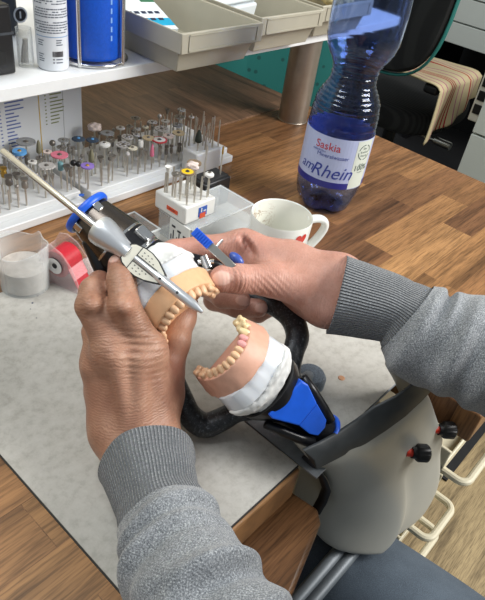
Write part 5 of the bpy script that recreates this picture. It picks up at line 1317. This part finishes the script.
# lines bow across the back of the hand
sl = X @ al; off = (X - lw) @ nrm(np.cross(al, CP - lw)); cre = np.where(isL, sl + 9 * off ** 2, X @ ar_)
thb = nrm(D(270, 280, .505) - D(223, 279, .49)); nt = np.minimum(np.linalg.norm(X - D(238, 279, .487), axis=1), np.linalg.norm(X - D(262, 280, .50), axis=1)) < .022
cre = np.where(nt & ~isL, X @ thb, cre); add_attr(me, 'crease', cre)
nail = np.zeros(len(X))
for w, c, c2, rx, ry in NAILS:
    ax = nrm(c2 - c); tc = nrm(CP - c); sd = nrm(np.cross(ax, tc)); q = X - c
    e = ((q @ ax) / ry) ** 2 + ((q @ sd) / rx) ** 2 + ((q @ tc) / .006) ** 2
    nail = np.maximum(nail, np.clip((1.25 - e) / .3, 0, 1))
add_attr(me, 'nail', nail)
red = np.where(isL, .10, .10)
for c, r, a in ((D(223, 279, .48), .016, .35), (D(113, 256, .455), .010, .9), (D(98, 282, .455), .012, .4), (D(190, 245, .52), .03, .3), (D(172, 380, .475), .02, .5), (D(123, 305, .43), .008, .3), (D(250, 245, .52), .02, .3), (D(110, 390, .45), .03, .15)):
    red = np.clip(red + a * np.exp(-(np.linalg.norm(X - c, axis=1) / r) ** 2), 0, 1)
add_attr(me, 'red', red); add_attr(me, 'side', np.where(isL, 0.0, 1.0))
person = bpy.data.objects.new('person', me); COL.objects.link(person)
tag(person, 'seated person in grey sweater and jeans holding the articulator halves', 'person')

for s in (-1, 1):
    m = MB(); m.ball(HDc + [s * .031, .080, .012], .0115, 16, 0, (1, 1, .75)); m.ball(HDc + [s * .031, .0895, .009], .0045, 10, 1, (1, .5, 1)); m.build('eye', [mat('eye_white', 'e6e2dc', .2), mat('eye_dark', '3a2c22', .2)], person, smooth=180)
# ---- clothes
def knit(name, ribs):
    t = NT(name); b = t.b; v = t.coord(); uv = t.n('ShaderNodeUVMap'); sx = t.n('ShaderNodeSeparateXYZ'); t.l(uv.outputs[0], sx.inputs[0])
    n1 = t.noise(v, 950, 3, .75); n2 = t.noise(v, 90, 3, .6)
    c = t.ramp(n1, [(.34, '44484c'), (.46, '75797e'), (.56, '95999d'), (.68, 'cdd1d3')])
    c = t.mix(.2, c, t.ramp(n2, [(.35, '74797d'), (.65, '9da1a4')]))
    if ribs:
        w = t.math('SINE', t.math('MULTIPLY', sx.outputs[0], 2 * PI * ribs))
        c = t.mix(t.ramp(w, [(.1, (.75, .75, .75, 1)), (.6, (0, 0, 0, 1))]), c, lin('64686d')); t.bump(w, .8, .0018)
        w2 = t.math('SINE', t.math('MULTIPLY', sx.outputs[1], 190.0)); t.bump(w2, .12, .0008)
    else:
        w = t.math('MULTIPLY', t.math('SINE', t.math('MULTIPLY', sx.outputs[0], 2 * PI * 120)), t.math('SINE', t.math('MULTIPLY', sx.outputs[1], 300.0))); t.bump(w, .25, .0008)
    t.l(c, b.inputs['Base Color']); b.inputs['Roughness'].default_value = .95; b.inputs['Specular IOR Level'].default_value = .15
    b.inputs['Sheen Weight'].default_value = .3; b.inputs['Sheen Roughness'].default_value = .5
    t.bump(n1, .35, .001); return t.m
KN, KR_ = knit('heather_grey_knit', 0), knit('heather_grey_rib', 84)
fs_ = Field((-.02, -.57, .50), (.66, .08, 1.20), .009); trunk(fs_, .014, legs=False, head=False)
fs_.cone(CH + [0, 0, .1], NK, .085, .075, .03); q = fs_.p[..., 2]; fs_.d = np.maximum(fs_.d, np.maximum(.56 - q, q - 1.115))
V, F = fs_.mesh(); m = MB(); m.add(V.tolist(), F.tolist()); swt = m.build('sweater', KN, person, smooth=180); uvl = swt.data.uv_layers.new(name='UVMap')
def sleeve(pts, rads, folds, s0, s1, name, matl, parent, roll=True, nu=150, nv=90, amp=1.0, outer=0):
    P_, R_ = spl(pts, rads, 12); P_ = np.array(P_); R_ = np.array(R_); L = np.concatenate([[0], np.cumsum(np.linalg.norm(np.diff(P_, axis=0), axis=1))])
    T_ = np.gradient(P_, axis=0); T_ /= np.linalg.norm(T_, axis=1)[:, None]
    vs = []; uvs = []
    ss = list(np.linspace(s0, s1, nv))
    prof = [(s, 0) for s in ss]
    if roll: prof = [(s0 + .012, -.0045), (s0 + .004, -.0042), (s0 + .0006, -.003), (s0 - .0004, -.0012)] + prof
    for s, dr in prof:
        c = np.array([np.interp(s, L, P_[:, i]) for i in range(3)]); t = nrm([np.interp(s, L, T_[:, i]) for i in range(3)]); r = np.interp(s, L, R_)
        tc = nrm(CP - c); e1 = nrm(tc - t * (tc @ t)); e2 = np.cross(t, e1)
        th = 2 * PI * np.arange(nu) / nu
        disp = np.zeros(nu)
        for (sc, tilt, tph, w, a, ph, pw) in folds:
            x = (s - sc - tilt * np.sin(th - tph)) / w
            disp += a * (np.exp(-x ** 2) - .95 * np.exp(-((x - 1.7) / 1.1) ** 2)) * (.5 + .5 * np.cos(th - ph)) ** pw
        rr_ = r + dr + disp * amp + outer + .0007 * np.sin(5 * th + 40 * s)
        for a, q in zip(th, rr_): vs.append(c + (e1 * math.cos(a) + e2 * math.sin(a)) * q); uvs.append((a / (2 * PI), s * 10))
    n = len(prof); fs = [(j * nu + i, j * nu + (i + 1) % nu, (j + 1) * nu + (i + 1) % nu, (j + 1) * nu + i) for j in range(n - 1) for i in range(nu)]
    m = MB(); m.add([tuple(v) for v in vs], fs); o = m.build(name, matl, parent, smooth=180)
    u = o.data.uv_layers.new(name='UVMap')
    for p in o.data.polygons:
        us = [uvs[v] for v in p.vertices]; wrapu = max(x[0] for x in us) - min(x[0] for x in us) > .5
        for li, x in zip(p.loop_indices, us): u.data[li].uv = (x[0] + (1 if wrapu and x[0] < .5 else 0), x[1])
    return o
CUT = .060
lpts = [D(148, 464, .447), D(152, 481, .432), D(159, 505, .415), D(173, 540, .392), D(196, 598, .361)]; lrad = [.0365, .0325, .0295, .0335, .0395]
e2 = EL + np.array([.0, -.0, .0]); lpts += [lpts[-1] * .45 + e2 * .55 + np.array([0, 0, .004]), e2, e2 * .6 + SL * .4]; lrad += [.050, .054, .062]
rpts = [D(336, 294, .512), D(363, 301, .510), D(396, 312, .506), D(432, 338, .500), D(485, 355, .492)]; rrad = [.0345, .0315, .0285, .0410, .0455]
rpts += [rpts[-1] * .5 + ER * .5, ER, ER * .6 + SR * .4]; rrad += [.050, .054, .062]
g = np.random.default_rng(5)
def mkfolds(base, ss, ph0):
    out = list(base)
    for s in ss: out.append((s, g.uniform(-.014, .014), g.uniform(0, 6.28), g.uniform(.0045, .008), g.uniform(.0016, .0032), ph0 + g.uniform(-.8, .8), 3))
    return out
lf = mkfolds([(.066, .004, .4, .005, .0030, .0, 1.5), (.086, .010, 1.2, .006, .0034, .6, 2), (.105, -.012, .6, .006, .0034, -.5, 2), (.128, .012, 1.0, .007, .0036, .2, 2)], (.148, .165, .185, .205), 0)
rf = mkfolds([(.073, .004, .2, .006, .0036, .0, .5), (.092, .010, 2.0, .007, .0036, 1.0, 1), (.112, .012, 2.4, .008, .0036, .5, 1)], (.13, .15, .17, .19, .21), .4)
for pts, rad, folds, c1 in ((lpts, lrad, lf, .058), (rpts, rrad, rf, .066)):
    sv = sleeve(pts, rad, folds, c1 - .004, .40, 'sleeve', KN, person, roll=False, nv=150, outer=.0012, amp=1.5)
    cf = sleeve(pts, rad, [], 0, c1, 'cuff', KR_, sv, nv=30)
t = NT('blue_denim'); v = t.coord(); n1 = t.noise(v, 900, 3, .7); n2 = t.noise(v, 18, 3, .6)
c = t.ramp(n1, [(.3, '363f49'), (.55, '4b5763'), (.75, '6b7783')]); c = t.mix(.4, c, t.ramp(n2, [(.3, '3d4650'), (.7, '66727e')])); t.l(c, t.b.inputs['Base Color']); t.b.inputs['Roughness'].default_value = .9; t.bump(n1, .4, .001); DEN = t.m
fj = Field((.05, -.57, .08), (.56, .23, .68), .007)
fj.cone(PV + [-.07, 0, 0], PV + [-.07, .02, .12], .127, .128, .05); fj.cone(PV + [.07, 0, 0], PV + [.07, .02, .12], .127, .128, .05)
for s, K, A in ((-1, KL, AL), (1, KR, AR)): fj.cone(PV + [s * .085, .02, -.01], K, .102, .080, .03); fj.cone(K, A, .074, .058, .02)
V0 = fj.p.reshape(-1, 3); fj.d += lump(V0 * [1, .6, 1], 55, .0035, 8).reshape(fj.d.shape); q = fj.p[..., 2]; fj.d = np.maximum(fj.d, np.maximum(.11 - q, q - .655))
V, F = fj.mesh(); m = MB(); m.add(V.tolist(), F.tolist()); m.build('jeans', DEN, person, smooth=180)
for A in (AL, AR):
    f = Field(A - [.06, .08, .08], A + [.06, .19, .06], .005); f.cone(A + [0, -.02, -.03], A + [0, .115, -.038], .043, .034, .02); f.cone(A + [0, -.01, -.02], A + [0, 0, .03], .045, .05, .02)
    q = f.p[..., 2]; f.d = np.maximum(f.d, .004 - q); V, F = f.mesh(); m = MB(); m.add(V.tolist(), F.tolist()); m.build('shoe', mat('shoe_dark', '2b2d31', .6), person, smooth=180)
f = Field(HDc - .13, HDc + .15, .004); f.ell(HDc + [0, -.016, .028], (.083, .102, .104), k=.01)
pp = f.p - HDc; f.d = np.maximum(f.d, -(smin(pp[..., 2] - (.045 + .0) + 0 * pp[..., 0], -(pp[..., 1] - .02), .02)) * 1.0) if False else np.maximum(f.d, np.minimum(pp[..., 1] - .045, .065 - pp[..., 2]) * .7)
f.d = np.maximum(f.d, -.055 - pp[..., 2]); V0 = f.p.reshape(-1, 3); f.d += lump(V0, 150, .002, 2).reshape(f.d.shape)
V, F = f.mesh(); m = MB(); m.add(V.tolist(), F.tolist()); m.build('hair', mat('hair_brown', '4a382a', .7, var=.3, vscale=200), person, smooth=180)
sq = thing('work_stool', 'round black work stool under the seated person', 'stool', (.30, -.40, 0))
m = MB(); m.lathe([(0, .34), (.17, .34), (.19, .355), (.19, .38), (.17, .395), (0, .40)], 48, 0, Matrix.Translation((.30, -.40, 0))); m.build('seat', BLACKP, sq)
m = MB(); m.cyl((.30, -.40, .06), (.30, -.40, .345), .028); m.build('column', STEEL, sq)
for k in range(5):
    a = 2 * PI * k / 5; m = MB(); m.tube([(.30, -.40, .08), (.30 + .24 * math.cos(a), -.40 + .24 * math.sin(a), .028)], [.022, .014], 10); lg = m.build('leg', BLACKP, sq)
    m = MB(); m.ball((.30 + .245 * math.cos(a), -.40 + .245 * math.sin(a), .024), .024, 12); m.build('caster', BLACKP, lg, smooth=180)
